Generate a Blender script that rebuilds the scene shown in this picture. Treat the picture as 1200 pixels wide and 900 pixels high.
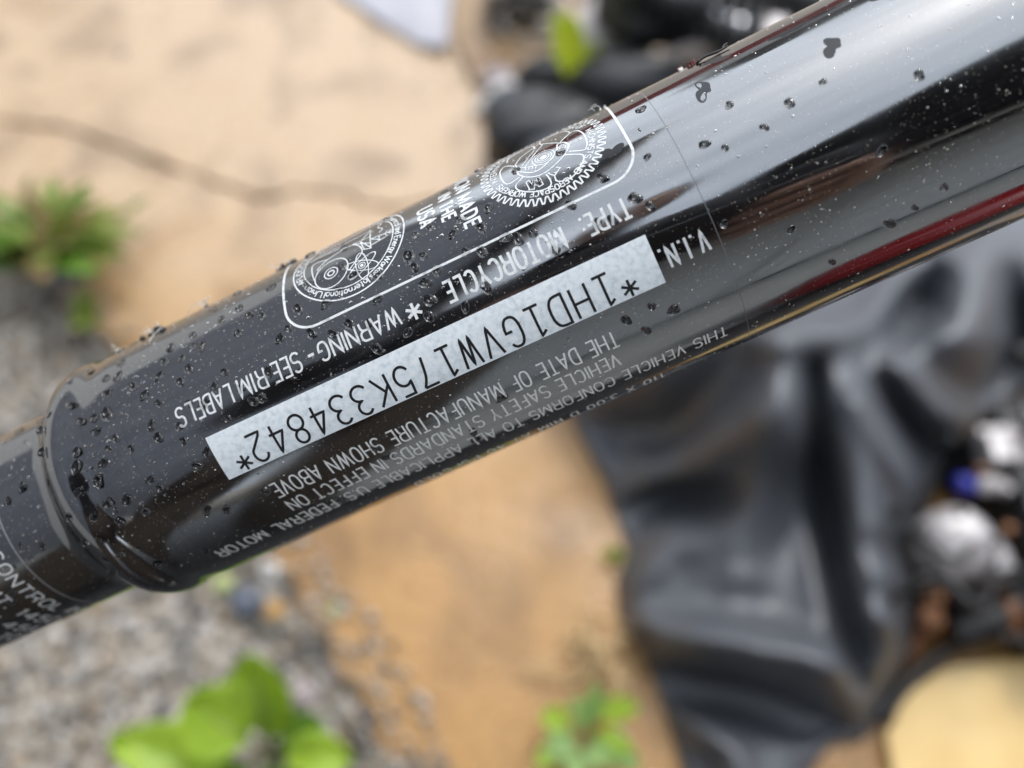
import bpy, bmesh, math, random
from math import sin, cos, pi, radians, sqrt, atan2
from mathutils import Vector, Matrix, noise
sc = bpy.context.scene
for o in list(bpy.data.objects): bpy.data.objects.remove(o)
COL = sc.collection
rnd = random.Random(7)

# ------------------------------------------------------------------ camera
F_PX = 993.4                                  # focal length in pixels of the 1200 px wide photograph
PITCH = radians(30)                           # view direction, from straight down
CAM = Vector((0, -0.45, 0.7794))
RT = Vector((1, 0, 0)); UPV = Vector((0, cos(PITCH), sin(PITCH))); BK = Vector((0, -sin(PITCH), cos(PITCH)))
MW = Matrix((RT, UPV, BK)).transposed()       # camera axes as columns
cam = bpy.data.cameras.new('camera'); camo = bpy.data.objects.new('camera', cam); COL.objects.link(camo)
camo.matrix_world = Matrix.Translation(CAM) @ MW.to_4x4()
cam.sensor_width = 36; cam.lens = F_PX/1200*36
cam.clip_start = 0.005; cam.clip_end = 500
cam.dof.use_dof = True; cam.dof.focus_distance = 0.171; cam.dof.aperture_fstop = cam.lens/5.6
cam.dof.aperture_blades = 0
sc.camera = camo

# ------------------------------------------------------------------ sky and sun (bright overcast)
SUN_EL, SUN_AZ = radians(56), radians(22)     # azimuth clockwise from +Y
w = bpy.data.worlds.new('World'); sc.world = w; w.use_nodes = True
nt = w.node_tree; nd = nt.nodes; lk = nt.links
for n in list(nd): nd.remove(n)
out = nd.new('ShaderNodeOutputWorld'); bg = nd.new('ShaderNodeBackground'); lk.new(bg.outputs[0], out.inputs[0])
sky = nd.new('ShaderNodeTexSky'); sky.sky_type = 'NISHITA'; sky.sun_disc = False
sky.sun_elevation = SUN_EL; sky.sun_rotation = SUN_AZ; sky.air_density = 1.0; sky.dust_density = 4.0
hsv = nd.new('ShaderNodeHueSaturation'); hsv.inputs['Saturation'].default_value = 0.45
lk.new(sky.outputs[0], hsv.inputs['Color'])
tc = nd.new('ShaderNodeTexCoord'); nz = nd.new('ShaderNodeTexNoise'); nz.inputs['Scale'].default_value = 3.0; nz.inputs['Detail'].default_value = 6
lk.new(tc.outputs['Generated'], nz.inputs['Vector'])
cr = nd.new('ShaderNodeValToRGB'); cr.color_ramp.elements[0].position = .3; cr.color_ramp.elements[0].color = (6.9, 8.1, 9.6, 1)
cr.color_ramp.elements[1].position = .75; cr.color_ramp.elements[1].color = (14.4, 15.9, 17.8, 1)
lk.new(nz.outputs['Fac'], cr.inputs[0])
mx = nd.new('ShaderNodeMix'); mx.data_type = 'RGBA'; mx.inputs[0].default_value = 0.5
lk.new(hsv.outputs[0], mx.inputs[6]); lk.new(cr.outputs[0], mx.inputs[7]); lk.new(mx.outputs[2], bg.inputs[0])
bg.inputs[1].default_value = 0.15
sl = bpy.data.lights.new('sun', 'SUN'); sl.energy = 0.7; sl.angle = radians(14); sl.color = (1, .96, .9)
so = bpy.data.objects.new('sun', sl); COL.objects.link(so)
sd = Vector((sin(SUN_AZ)*cos(SUN_EL), cos(SUN_AZ)*cos(SUN_EL), sin(SUN_EL)))
so.rotation_euler = (-sd).to_track_quat('-Z', 'Y').to_euler(); so.location = (1, 2, 6)
vs = sc.view_settings; vs.view_transform = 'Standard'; vs.look = 'None'; vs.gamma = 1; vs.use_curve_mapping = False
vs.exposure = 0.80
sc.cycles.max_bounces = 10; sc.cycles.transmission_bounces = 8; sc.cycles.use_denoising = True

# ------------------------------------------------------------------ helpers
def ray(u, v): return (MW @ Vector(((u-600)/F_PX, (450-v)/F_PX, -1))).normalized()
def at(u, v, z=0.0):                          # a pixel of the photograph -> the point where its ray meets height z
    d = ray(u, v); t = (z-CAM.z)/d.z
    return CAM + d*t
def tag(o, label=None, cat=None, group=None, kind=None):
    if label: o['label'] = label
    if cat: o['category'] = cat
    if group: o['group'] = group
    if kind: o['kind'] = kind
    return o
def empty(name, loc=(0, 0, 0), rz=0):
    o = bpy.data.objects.new(name, None); COL.objects.link(o); o.location = loc; o.rotation_euler = (0, 0, rz)
    o.empty_display_size = .02; return o
def mesh(name, verts, faces, mat=None, parent=None, smooth=True):
    me = bpy.data.meshes.new(name); me.from_pydata([tuple(v) for v in verts], [], faces); me.update()
    if smooth: me.polygons.foreach_set('use_smooth', [True]*len(me.polygons))
    if mat: me.materials.append(mat)
    o = bpy.data.objects.new(name, me); COL.objects.link(o)
    if parent: o.parent = parent
    return o
def frombm(name, bm, mat=None, parent=None, smooth=False, bevel=0, seg=2):
    bmesh.ops.recalc_face_normals(bm, faces=bm.faces)
    if bevel: bmesh.ops.bevel(bm, geom=[e for e in bm.edges if e.calc_face_angle(0) > .5], offset=bevel, segments=seg, affect='EDGES', profile=.6)
    me = bpy.data.meshes.new(name); bm.to_mesh(me); bm.free()
    if smooth: me.polygons.foreach_set('use_smooth', [True]*len(me.polygons))
    if mat: me.materials.append(mat)
    o = bpy.data.objects.new(name, me); COL.objects.link(o)
    if parent: o.parent = parent
    return o
def bmbox(bm, c, s, M=None):
    r = bmesh.ops.create_cube(bm, size=1)['verts']
    for v in r:
        v.co = Vector((v.co.x*s[0], v.co.y*s[1], v.co.z*s[2])) + Vector(c)
        if M: v.co = M @ v.co
    return r
def box(name, c, s, mat, parent=None, bevel=0, M=None):
    bm = bmesh.new(); bmbox(bm, c, s, M); return frombm(name, bm, mat, parent, False, bevel)
def lathe(name, prof, mat, parent=None, n=40, M=None):
    V = []; Fc = []
    for (z, r) in prof:
        for k in range(n):
            a = 2*pi*k/n; p = Vector((r*cos(a), r*sin(a), z)); V.append(M @ p if M else p)
    for i in range(len(prof)-1):
        for k in range(n):
            k2 = (k+1) % n; Fc.append((i*n+k, i*n+k2, (i+1)*n+k2, (i+1)*n+k))
    Fc.append(tuple(range(n))[::-1]); Fc.append(tuple((len(prof)-1)*n+k for k in range(n)))
    o = mesh(name, V, Fc, mat, parent)
    bm = bmesh.new(); bm.from_mesh(o.data); bmesh.ops.recalc_face_normals(bm, faces=bm.faces); bm.to_mesh(o.data); bm.free()
    return o
def tube(name, pts, rad, mat, parent=None, n=10):
    pts = [Vector(p) for p in pts]; V = []; Fc = []
    for i, p in enumerate(pts):
        d = (pts[min(i+1, len(pts)-1)]-pts[max(i-1, 0)]).normalized()
        a = d.orthogonal().normalized() if i == 0 else (a - d*(a.dot(d))).normalized()
        b = d.cross(a); r = rad[i] if isinstance(rad, (list, tuple)) else rad
        for k in range(n): V.append(p+(a*cos(2*pi*k/n)+b*sin(2*pi*k/n))*r)
    for i in range(len(pts)-1):
        for k in range(n):
            k2 = (k+1) % n; Fc.append((i*n+k, i*n+k2, (i+1)*n+k2, (i+1)*n+k))
    Fc.append(tuple(range(n))[::-1]); Fc.append(tuple((len(pts)-1)*n+k for k in range(n)))
    return mesh(name, V, Fc, mat, parent)
def spline(pts, n=8):
    pts = [Vector(p) for p in pts]; out = []
    for i in range(len(pts)-1):
        p0, p1, p2, p3 = pts[max(i-1, 0)], pts[i], pts[i+1], pts[min(i+2, len(pts)-1)]
        for k in range(n):
            t = k/n; out.append(.5*((2*p1)+(p2-p0)*t+(2*p0-5*p1+4*p2-p3)*t*t+(3*p1-p0-3*p2+p3)*t**3))
    out.append(pts[-1]); return out
def fbm(p, o=4): return noise.fractal(p, 1.0, 2.0, o)

# materials ---------------------------------------------------------
def mat(name, col, rough=.5, metal=0, ior=1.5, **kw):
    m = bpy.data.materials.new(name); m.use_nodes = True; b = m.node_tree.nodes['Principled BSDF']
    b.inputs['Base Color'].default_value = (*col, 1); b.inputs['Roughness'].default_value = rough
    b.inputs['Metallic'].default_value = metal; b.inputs['IOR'].default_value = ior
    for k, v in kw.items(): b.inputs[k].default_value = v
    return m
def nodes(m): return m.node_tree.nodes, m.node_tree.links, m.node_tree.nodes['Principled BSDF']
def add_noise(m, scale, detail=5, stops=None, vec='Object', bump=0, dist=.001, rough=None, rscale=None, distortion=0):
    N, L, b = nodes(m); t = N.new('ShaderNodeTexCoord'); z = N.new('ShaderNodeTexNoise')
    z.inputs['Scale'].default_value = scale; z.inputs['Detail'].default_value = detail; z.inputs['Distortion'].default_value = distortion
    L.new(t.outputs[vec], z.inputs['Vector'])
    r = None
    if stops:
        r = N.new('ShaderNodeValToRGB'); e = r.color_ramp.elements
        while len(e) < len(stops): e.new(.5)
        for el, (p, c) in zip(e, stops): el.position = p; el.color = (*c, 1)
        L.new(z.outputs['Fac'], r.inputs[0]); L.new(r.outputs[0], b.inputs['Base Color'])
    if bump:
        bp = N.new('ShaderNodeBump'); bp.inputs['Strength'].default_value = bump; bp.inputs['Distance'].default_value = dist
        L.new(z.outputs['Fac'], bp.inputs['Height'])
        prev = b.inputs['Normal'].links
        if prev: L.new(prev[0].from_socket, bp.inputs['Normal'])
        L.new(bp.outputs[0], b.inputs['Normal'])
    if rough:
        q = N.new('ShaderNodeMapRange'); q.inputs[1].default_value = .3; q.inputs[2].default_value = .7
        q.inputs[3].default_value, q.inputs[4].default_value = rough
        z2 = z
        if rscale:
            z2 = N.new('ShaderNodeTexNoise'); z2.inputs['Scale'].default_value = rscale; z2.inputs['Detail'].default_value = 4; L.new(t.outputs[vec], z2.inputs['Vector'])
        L.new(z2.outputs['Fac'], q.inputs[0]); L.new(q.outputs[0], b.inputs['Roughness'])
    return r
M_paint = mat('black_gloss_paint', (.006, .006, .007), .06, ior=2.8)
add_noise(M_paint, 260, 3, bump=.02, dist=.0004)
add_noise(M_paint, 60, 6, rough=(.03, .17), rscale=55)
N, L, b = nodes(M_paint); t = N.new('ShaderNodeTexCoord'); dz = N.new('ShaderNodeTexNoise'); dz.inputs['Scale'].default_value = 2600; dz.inputs['Detail'].default_value = 1; L.new(t.outputs['Object'], dz.inputs['Vector'])
dr = N.new('ShaderNodeValToRGB'); dr.color_ramp.elements[0].position = .70; dr.color_ramp.elements[0].color = (.006, .006, .007, 1); dr.color_ramp.elements[1].position = .78; dr.color_ramp.elements[1].color = (.42, .35, .27, 1)
L.new(dz.outputs['Fac'], dr.inputs[0]); L.new(dr.outputs[0], b.inputs['Base Color'])      # road dust stuck to the wet paint
M_white = mat('white_print', (.62, .64, .64), .3); add_noise(M_white, 700, 6, [(.30, (.44, .45, .46)), (.45, (.72, .74, .74))])
M_white2 = mat('grey_white_print', (.7, .7, .67), .4); add_noise(M_white2, 900, 4, [(.30, (.68, .68, .65)), (.45, (.92, .92, .89))])
M_dim = mat('dull_print', (.35, .35, .35), .4)
M_silver = mat('silver_foil_label', (.62, .65, .66), .36, metal=.05)
add_noise(M_silver, 900, 6, [(.3, (.68, .74, .77)), (.5, (.84, .90, .93)), (.72, (.95, .98, .99))], bump=.06, dist=.0002, rough=(.3, .55), rscale=350)
M_ink = mat('black_ink', (.012, .012, .014), .45)
M_film = mat('clear_film_edge', (.16, .17, .18), .2)
M_water = mat('rain_water', (1, 1, 1), .0, ior=1.42); M_water.node_tree.nodes['Principled BSDF'].inputs['Transmission Weight'].default_value = 1
M_contact = mat('wetted_paint', (.006, .006, .007), .12, ior=1.75)
M_grit = mat('pale_grit', (.62, .55, .45), .6); add_noise(M_grit, 3000, 2, [(.35, (.32, .25, .17)), (.6, (.75, .72, .66))])

# ------------------------------------------------------------------ the tube and its coordinates (mm along / around)
TD = MW @ Vector((.90065, .40965, .14452)); TD.normalize()
TP = CAM + MW @ Vector((0, 18.69, -196.205))*.001
e0 = CAM-TP; e0 = (e0-TD*e0.dot(TD)).normalized(); e1 = TD.cross(e0)
R = 30.0
def cyl(s, wv, r=R, ref=R):                   # s mm along the tube, wv mm round the main tube from the line facing the lens
    t = wv/ref; return TP + (TD*s + (e0*cos(t)+e1*sin(t))*r)*.001
def prof_tube(name, prof, parent, n=288):
    V = []; Fc = []
    for s, r in prof:
        for k in range(n): V.append(cyl(s, 2*pi*k/n*R, r))
    for i in range(len(prof)-1):
        for k in range(n):
            k2 = (k+1) % n; Fc.append((i*n+k, (i+1)*n+k, (i+1)*n+k2, i*n+k2))
    return mesh(name, V, Fc, M_paint, parent)
bike = empty('motorcycle_steering_neck', TP)
tag(bike, 'glossy wet black motorcycle frame tube covered in white certification text and a silver number strip', 'motorcycle frame')
def own(o):                                   # world-space mesh under the neck's Empty
    o.parent = bike; o.matrix_parent_inverse = Matrix.Translation(-TP); return o
body = own(prof_tube('head_tube', [(-104.6, 28.6), (-103.9, 29.3), (-102.9, 29.9), (-101.5, 30.3), (-100.2, 30.45), (-98.8, 30.35), (-97.4, 30.0), (-96, 29.72), (-94.5, 29.62), (-93, 29.68), (-91, 29.85), (-88, 29.98), (-84, 30), (-60, 30), (0, 30), (60, 30), (150, 30), (300, 30), (480, 30)], None))
lip = own(prof_tube('lower_cup_lip', [(-111.6, 24.4), (-110.4, 24.55), (-109, 24.95), (-107.6, 25.6), (-106.6, 26.4), (-105.8, 27.2), (-105.15, 28.0), (-104.6, 28.6)], None))
neck = own(prof_tube('lower_neck', [(-420, 24.4), (-300, 24.4), (-200, 24.4), (-150, 24.4), (-120, 24.4), (-111.6, 24.4)], None))
own(prof_tube('upper_cup', [(480, 30), (481, 32), (484, 33), (520, 33), (523, 32), (524, 10)], None))
own(prof_tube('lower_cap', [(-424, 8), (-424, 24), (-423, 26), (-408, 26), (-407, 24.4)], None))

# ---- stroke lettering
def arc(cx, cy, rx, ry, a0, a1, e=2.0, n=None):
    n = n or max(5, int(abs(a1-a0)/18)); P = []
    for i in range(n+1):
        a = radians(a0+(a1-a0)*i/n); c, s = cos(a), sin(a)
        P.append((cx+rx*math.copysign(abs(c)**(2/e), c), cy+ry*math.copysign(abs(s)**(2/e), s)))
    return P
Pb = [(0, 0), (0, 1), (.5, 1)]+arc(.5, .73, .5, .27, 90, -90, 2.3)+[(0, .46)]
GL = {
'A': (1.0, [[(0, 0), (.5, 1), (1, 0)], [(.17, .32), (.83, .32)]]),
'B': (.92, [[(0, 0), (0, 1), (.5, 1)]+arc(.5, .76, .42, .24, 90, -90, 2.3)+[(0, .52)], [(.5, .52)]+arc(.5, .26, .5, .26, 90, -90, 2.3)+[(0, 0)]]),
'C': (.95, [arc(.5, .5, .5, .5, 38, 322, 2.5)]),
'D': (.95, [[(0, 0), (0, 1), (.4, 1)]+arc(.4, .5, .6, .5, 90, -90, 2.5)+[(0, 0)]]),
'E': (.8, [[(1, 1), (0, 1), (0, 0), (1, 0)], [(0, .52), (.88, .52)]]),
'F': (.78, [[(1, 1), (0, 1), (0, 0)], [(0, .5), (.85, .5)]]),
'G': (1.0, [arc(.5, .5, .5, .5, 40, 345, 2.5)+[(1, .46), (.58, .46)]]),
'H': (.95, [[(0, 0), (0, 1)], [(1, 0), (1, 1)], [(0, .52), (1, .52)]]),
'I': (.0, [[(0, 0), (0, 1)]]),
'J': (.7, [[(1, 1), (1, .3)]+arc(.5, .3, .5, .3, 0, -170)]),
'K': (.95, [[(0, 0), (0, 1)], [(1, 1), (0, .36)], [(.33, .57), (1, 0)]]),
'L': (.76, [[(0, 1), (0, 0), (1, 0)]]),
'M': (1.2, [[(0, 0), (0, 1), (.5, .08), (1, 1), (1, 0)]]),
'N': (.98, [[(0, 0), (0, 1), (1, 0), (1, 1)]]),
'O': (1.0, [arc(.5, .5, .5, .5, 0, 360, 2.5)]),
'P': (.9, [Pb]),
'R': (.95, [Pb, [(.5, .46), (.72, .42), (.86, .3), (.92, 0)]]),
'S': (.92, [arc(.5, .74, .47, .26, 25, 255, 2.2)+arc(.5, .25, .5, .25, 75, -158, 2.2)]),
'T': (.88, [[(0, 1), (1, 1)], [(.5, 1), (.5, 0)]]),
'U': (.96, [[(0, 1), (0, .35)]+arc(.5, .35, .5, .35, 180, 360, 2.4)+[(1, 1)]]),
'V': (.95, [[(0, 1), (.5, 0), (1, 1)]]),
'W': (1.45, [[(0, 1), (.25, 0), (.5, .96), (.75, 0), (1, 1)]]),
'X': (.95, [[(0, 1), (1, 0)], [(0, 0), (1, 1)]]),
'Y': (.95, [[(0, 1), (.5, .45), (1, 1)], [(.5, .45), (.5, 0)]]),
'0': (.9, [arc(.5, .5, .5, .5, 0, 360, 2.4)]),
'1': (.4, [[(0, .8), (.7, 1), (.7, 0)]]),
'2': (.9, [arc(.5, .7, .48, .3, 165, -30)+[(.1, .12), (0, 0), (1, 0)]]),
'3': (.9, [arc(.46, .76, .44, .24, 150, -88)+arc(.46, .26, .54, .26, 88, -155)]),
'4': (.95, [[(.72, 0), (.72, 1), (0, .3), (1, .3)]]),
'5': (.9, [[(.92, 1), (.16, 1), (.08, .56)]+arc(.48, .33, .52, .33, 132, -152)]),
'7': (.9, [[(0, 1), (1, 1), (.62, .5), (.4, 0)]]),
'8': (.9, [arc(.5, .76, .42, .24, -90, 270), arc(.5, .26, .5, .26, 90, 450)]),
'.': (.0, [[(0, 0), (0, .07)]]), ':': (.0, [[(0, 0), (0, .07)], [(0, .55), (0, .62)]]), '-': (.45, [[(0, .42), (1, .42)]]),
',': (.1, [[(1, .08), (0, -.12)]]), '\u00b7': (.0, [[(0, .36), (0, .46)]]), '&': (.9, [arc(.4, .76, .3, .24, -50, 230)+[(1, 0)], arc(.45, .26, .45, .26, 120, 360)]),
'a': (.6, [arc(.5, .31, .5, .31, 0, 360), [(1, .62), (1, 0)]]), 'c': (.55, [arc(.5, .31, .5, .31, 40, 320)]),
'd': (.6, [arc(.5, .31, .5, .31, 0, 360), [(1, 1), (1, 0)]]), 'e': (.58, [[(0, .33), (1, .33)]+arc(.5, .31, .5, .31, 5, 320)]),
'g': (.6, [arc(.5, .31, .5, .31, 0, 360), [(1, .62), (1, -.1)]+arc(.5, -.1, .5, .18, 0, -150)]), 'i': (.0, [[(0, 0), (0, .62)], [(0, .85), (0, .93)]]),
'k': (.55, [[(0, 0), (0, 1)], [(1, .62), (0, .25)], [(.35, .38), (1, 0)]]), 'l': (.0, [[(0, 0), (0, 1)]]),
'm': (.9, [[(0, 0), (0, .62)], [(0, .5), (.25, .62), (.5, .5), (.5, 0)], [(.5, .5), (.75, .62), (1, .5), (1, 0)]]),
'n': (.55, [[(0, 0), (0, .62)], [(0, .42), (.5, .62), (1, .42), (1, 0)]]), 'o': (.6, [arc(.5, .31, .5, .31, 0, 360)]),
'p': (.6, [arc(.5, .31, .5, .31, 0, 360), [(0, .62), (0, -.28)]]), 'r': (.35, [[(0, 0), (0, .62)], [(0, .4), (.5, .6), (1, .6)]]),
's': (.5, [arc(.5, .46, .48, .16, 25, 255)+arc(.5, .15, .5, .15, 75, -158)]), 't': (.35, [[(.4, .9), (.4, 0), (1, 0)], [(0, .62), (1, .62)]]),
'h': (.55, [[(0, 0), (0, 1)], [(0, .42), (.5, .62), (1, .42), (1, 0)]]), 'u': (.55, [[(0, .62), (0, .12), (.5, 0), (1, .15)], [(1, .62), (1, 0)]]),
'w': (.9, [[(0, .62), (.25, 0), (.5, .6), (.75, 0), (1, .62)]]), 'y': (.55, [[(0, .62), (.5, 0)], [(1, .62), (.3, -.3)]]),
}
GL_VIN = dict(GL)
GL_VIN['1'] = (1, [[(.02, 0), (.98, 0)], [(.5, 0), (.5, 1), (.12, .86)]])
GL_VIN['7'] = (1, [[(0, 1), (1, 1)]]+[spline([Vector((1, 1, 0)), Vector((.62, .62, 0)), Vector((.42, 0, 0))], 5)])
GL_VIN['7'][1][1] = [(p.x, p.y) for p in GL_VIN['7'][1][1]]
def layout(text, length, cap, gap=.3, space=.55, glyphs=GL, stroke=.12):
    """strokes of a line of text, filling `length` exactly; cap height `cap`"""
    adv = []
    for ch in text:
        adv.append(space if ch == ' ' else glyphs[ch][0]+gap)
    tot = sum(adv)-gap; k = length/tot; x = 0; out = []
    for ch, a in zip(text, adv):
        if ch != ' ':
            wd, st = glyphs[ch]
            if ch in '.:\u00b7':
                for y0 in ((0,) if ch == '.' else (0, .52*cap) if ch == ':' else (.38*cap,)): out.append([(x, y0), (x, y0+stroke)])
            else:
                for s in st: out.append([(x+px*wd*k if wd else x, py*cap) for px, py in s])
        x += a*k
    return out
def resample(P, step, closed):
    Q = []; n = len(P)
    for i in range(n if closed else n-1):
        a = P[i]; b = P[(i+1) % n]; L = math.hypot(b[0]-a[0], b[1]-a[1]); m = max(1, math.ceil(L/step))
        for k in range(m): Q.append((a[0]+(b[0]-a[0])*k/m, a[1]+(b[1]-a[1])*k/m))
    if not closed: Q.append(P[-1])
    return Q
class Ribbon:
    def __init__(self): self.V = []; self.F = []
    def stroke(self, P, wd, fmap, step=.7, closed=None):
        if closed is None: closed = len(P) > 3 and math.hypot(P[0][0]-P[-1][0], P[0][1]-P[-1][1]) < 1e-4
        if closed and math.hypot(P[0][0]-P[-1][0], P[0][1]-P[-1][1]) < 1e-4: P = P[:-1]
        Q = [P[0]]
        for q in P[1:]:
            if math.hypot(q[0]-Q[-1][0], q[1]-Q[-1][1]) > 1e-5: Q.append(q)
        Q = resample(Q, step, closed); n = len(Q); b0 = len(self.V)
        for i, p in enumerate(Q):
            a = Q[i-1] if (closed or i > 0) else None; c = Q[(i+1) % n] if (closed or i < n-1) else None
            def nrm(u, v):
                l = math.hypot(v[0]-u[0], v[1]-u[1]) or 1; return (-(v[1]-u[1])/l, (v[0]-u[0])/l)
            if a is None: nx = nrm(p, c); m = 1
            elif c is None: nx = nrm(a, p); m = 1
            else:
                n1 = nrm(a, p); n2 = nrm(p, c); sx, sy = n1[0]+n2[0], n1[1]+n2[1]; l = math.hypot(sx, sy)
                if l < 1e-3: nx = n1; m = 1
                else: nx = (sx/l, sy/l); m = min(1/max(.2, nx[0]*n1[0]+nx[1]*n1[1]), 1.35)
            h = wd/2*m
            self.V.append(fmap(p[0]+nx[0]*h, p[1]+nx[1]*h)); self.V.append(fmap(p[0]-nx[0]*h, p[1]-nx[1]*h))
        for i in range(n if closed else n-1):
            j = (i+1) % n; self.F.append((b0+2*i, b0+2*i+1, b0+2*j+1, b0+2*j))
    def disc(self, c, r, fmap, n=14):
        b0 = len(self.V); self.V.append(fmap(*c))
        for k in range(n): self.V.append(fmap(c[0]+r*cos(2*pi*k/n), c[1]+r*sin(2*pi*k/n)))
        for k in range(n): self.F.append((b0, b0+1+k, b0+1+(k+1) % n))
    def build(self, name, m, label=None, parent=None):
        o = mesh(name, self.V, self.F, m); bm = bmesh.new(); bm.from_mesh(o.data)
        for f in bm.faces:                                      # all facing away from the tube axis
            c = f.calc_center_median()-TP; c = c-TD*c.dot(TD); f.normal_update()
            if f.normal.dot(c) < 0: f.normal_flip()
        bm.to_mesh(o.data); bm.free(); own(o)
        if parent: o.parent = parent; o.matrix_parent_inverse = Matrix.Identity(4); o.matrix_parent_inverse = (Matrix.Translation(TP) @ Matrix.Translation(-TP)).inverted()
        if label: o['label'] = label
        return o
LIFT = .035
def fm(s, wv, r=R+LIFT): return cyl(s, wv, r)
def text_left(rb, text, s0, s1, wb, cap, stroke, w_end=None, **kw):       # reads towards -s, letters upside down in the picture
    k = 0 if w_end is None else (w_end-wb)/(s0-s1)
    for st in layout(text, s0-s1, cap, stroke=stroke, **kw): rb.stroke(st, stroke, lambda x, y: fm(s0-x, wb+y+k*x), step=.8)
def text_down(rb, text, w0, w1, sb, cap, stroke, **kw):
    for st in layout(text, w1-w0, cap, stroke=stroke, **kw): rb.stroke(st, stroke, lambda x, y: fm(sb+y, w0+x), step=.8)
def star(rb, s, wv, r, wd, lift=R+LIFT, rot=90):
    for k in range(3):
        a = radians(rot+60*k); rb.stroke([(s-r*cos(a), wv-r*sin(a)), (s+r*cos(a), wv+r*sin(a))], wd, lambda x, y: fm(x, y, lift))

# VIN strip: a thin foil label with real thickness
def patch(name, corners, r0, r1, m, n=60, mm=12):
    (sa, wa), (sb, wb), (sc_, wc), (sd_, wd) = corners; V = []; Fc = []
    def P(u, v, r):
        s = (sa*(1-u)+sb*u)*(1-v)+(sd_*(1-u)+sc_*u)*v; wv = (wa*(1-u)+wb*u)*(1-v)+(wd*(1-u)+wc*u)*v; return cyl(s, wv, r)
    for j in range(mm+1):
        for i in range(n+1): V.append(P(i/n, j/mm, r1))
    W = n+1
    for j in range(mm):
        for i in range(n): Fc.append((j*W+i, j*W+i+1, (j+1)*W+i+1, (j+1)*W+i))
    edge = [i for i in range(W)]+[j*W+n for j in range(1, mm+1)]+[mm*W+i for i in range(n-1, -1, -1)]+[j*W for j in range(mm-1, 0, -1)]
    b0 = len(V)
    for k in edge:
        q = V[k]; a = q-TP; ax = TD*a.dot(TD); rad = (a-ax).normalized(); V.append(TP+ax+rad*(r0*.001))
    for i in range(len(edge)):
        j = (i+1) % len(edge); Fc.append((edge[i], b0+i, b0+j, edge[j]))
    return own(mesh(name, V, Fc, m, None, False))
plate = patch('number_strip', [(-66.75, -1.75), (31.85, -1.08), (31.85, 9.1), (-66.75, 8.35)], R-.02, R+.09, M_silver)
plate['label'] = 'silver foil strip printed 1HD1GVW175K334842'
rb = Ribbon(); VIN = '1HD1GVW175K334842'
for i, ch in enumerate(VIN):
    sc0 = 20.55-78.0/16*i; wb = 2.35-.0104*(20.5-sc0); wd, st = GL_VIN[ch]; ww = 3.15 if ch != 'W' else 3.5
    for s_ in st: rb.stroke([((px-.5)*ww, py*6.25) for px, py in s_], .56, lambda x, y: fm(sc0-x, wb+y, R+.115), step=.6)
star(rb, 25.2, 7.1, 1.75, .55, R+.115); star(rb, -61.7, 6.35, 1.75, .55, R+.115)
rb.build('printed_number', M_ink, parent=plate)

# certification text
rb = Ribbon(); text_left(rb, 'TYPE:', 31.2, 21.8, -9.5, 4.2, .56, gap=.42); rb.build('lettering', M_white, 'bold white word TYPE:')
rb = Ribbon(); text_left(rb, 'MOTORCYCLE', 17.6, -8.0, -9.6, 4.3, .60, gap=.44); rb.build('lettering', M_white, 'bold white word MOTORCYCLE')
rb = Ribbon(); star(rb, -15.4, -6.9, 1.75, .62)
text_left(rb, 'WARNING', -18.6, -36.9, -9.5, 3.9, .47, gap=.42); text_left(rb, '-', -38.0, -39.4, -9.6, 4, .6)
text_left(rb, 'SEE', -41.3, -47.8, -9.9, 4.1, .46, gap=.4); text_left(rb, 'RIM', -49.5, -55.8, -10.0, 4.1, .46, gap=.5); text_left(rb, 'LABELS', -57.7, -70.9, -10.0, 4.1, .46, gap=.4)
rb.build('lettering', M_white, 'white words * WARNING - SEE RIM LABELS')
rb = Ribbon(); text_left(rb, 'V.I.N.', 42.1, 33.0, 2.6, 4.3, .55, gap=.75); rb.build('lettering', M_white, 'white letters V.I.N.')
rb = Ribbon(); text_left(rb, 'THE DATE OF MANUFACTURE SHOWN ABOVE.', 18.8, -61.2, 13.9, 3.95, .41, w_end=13.4, gap=.42, space=.85); rb.build('lettering', M_white2, 'line THE DATE OF MANUFACTURE SHOWN ABOVE.')
rb = Ribbon(); text_left(rb, 'VEHICLE SAFETY STANDARDS IN EFFECT ON', 17.4, -60.2, 19.4, 3.65, .40, w_end=19.0, gap=.42, space=.75); rb.build('lettering', M_white2, 'line VEHICLE SAFETY STANDARDS IN EFFECT ON')
rb = Ribbon(); text_left(rb, 'THIS VEHICLE CONFORMS TO ALL APPLICABLE U.S. FEDERAL', 39.8, -67.4, 25.6, 3.65, .39, w_end=24.5, gap=.42, space=.8)
text_left(rb, 'MOTOR', -69.9, -82.2, 24.5, 3.5, .38, gap=.42); rb.build('lettering', M_white2, 'line THIS VEHICLE CONFORMS TO ALL APPLICABLE U.S. FEDERAL MOTOR')
rb = Ribbon(); text_left(rb, '110 X 3.00 D RIM AT 40 PSI COLD', 24.6, -36.2, 34.2, 3.9, .40, gap=.5, space=.9); rb.build('lettering', M_white2, 'lowest line about 40 PSI cold tyre pressure')
rb = Ribbon(); text_down(rb, 'UNION MADE', -42.0, -18.4, .6, 3.2, .62, gap=.5, space=.6); rb.build('lettering', M_white, 'bold words UNION MADE across the tube')
rb = Ribbon(); text_down(rb, 'IN THE', -33.6, -23.1, -3.5, 2.9, .6, gap=.5, space=.6); rb.build('lettering', M_white, 'bold words IN THE across the tube')
rb = Ribbon(); text_down(rb, 'USA', -31.6, -24.6, -8.5, 3.6, .64, gap=.45); rb.build('lettering', M_white, 'bold word USA across the tube')
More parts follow.
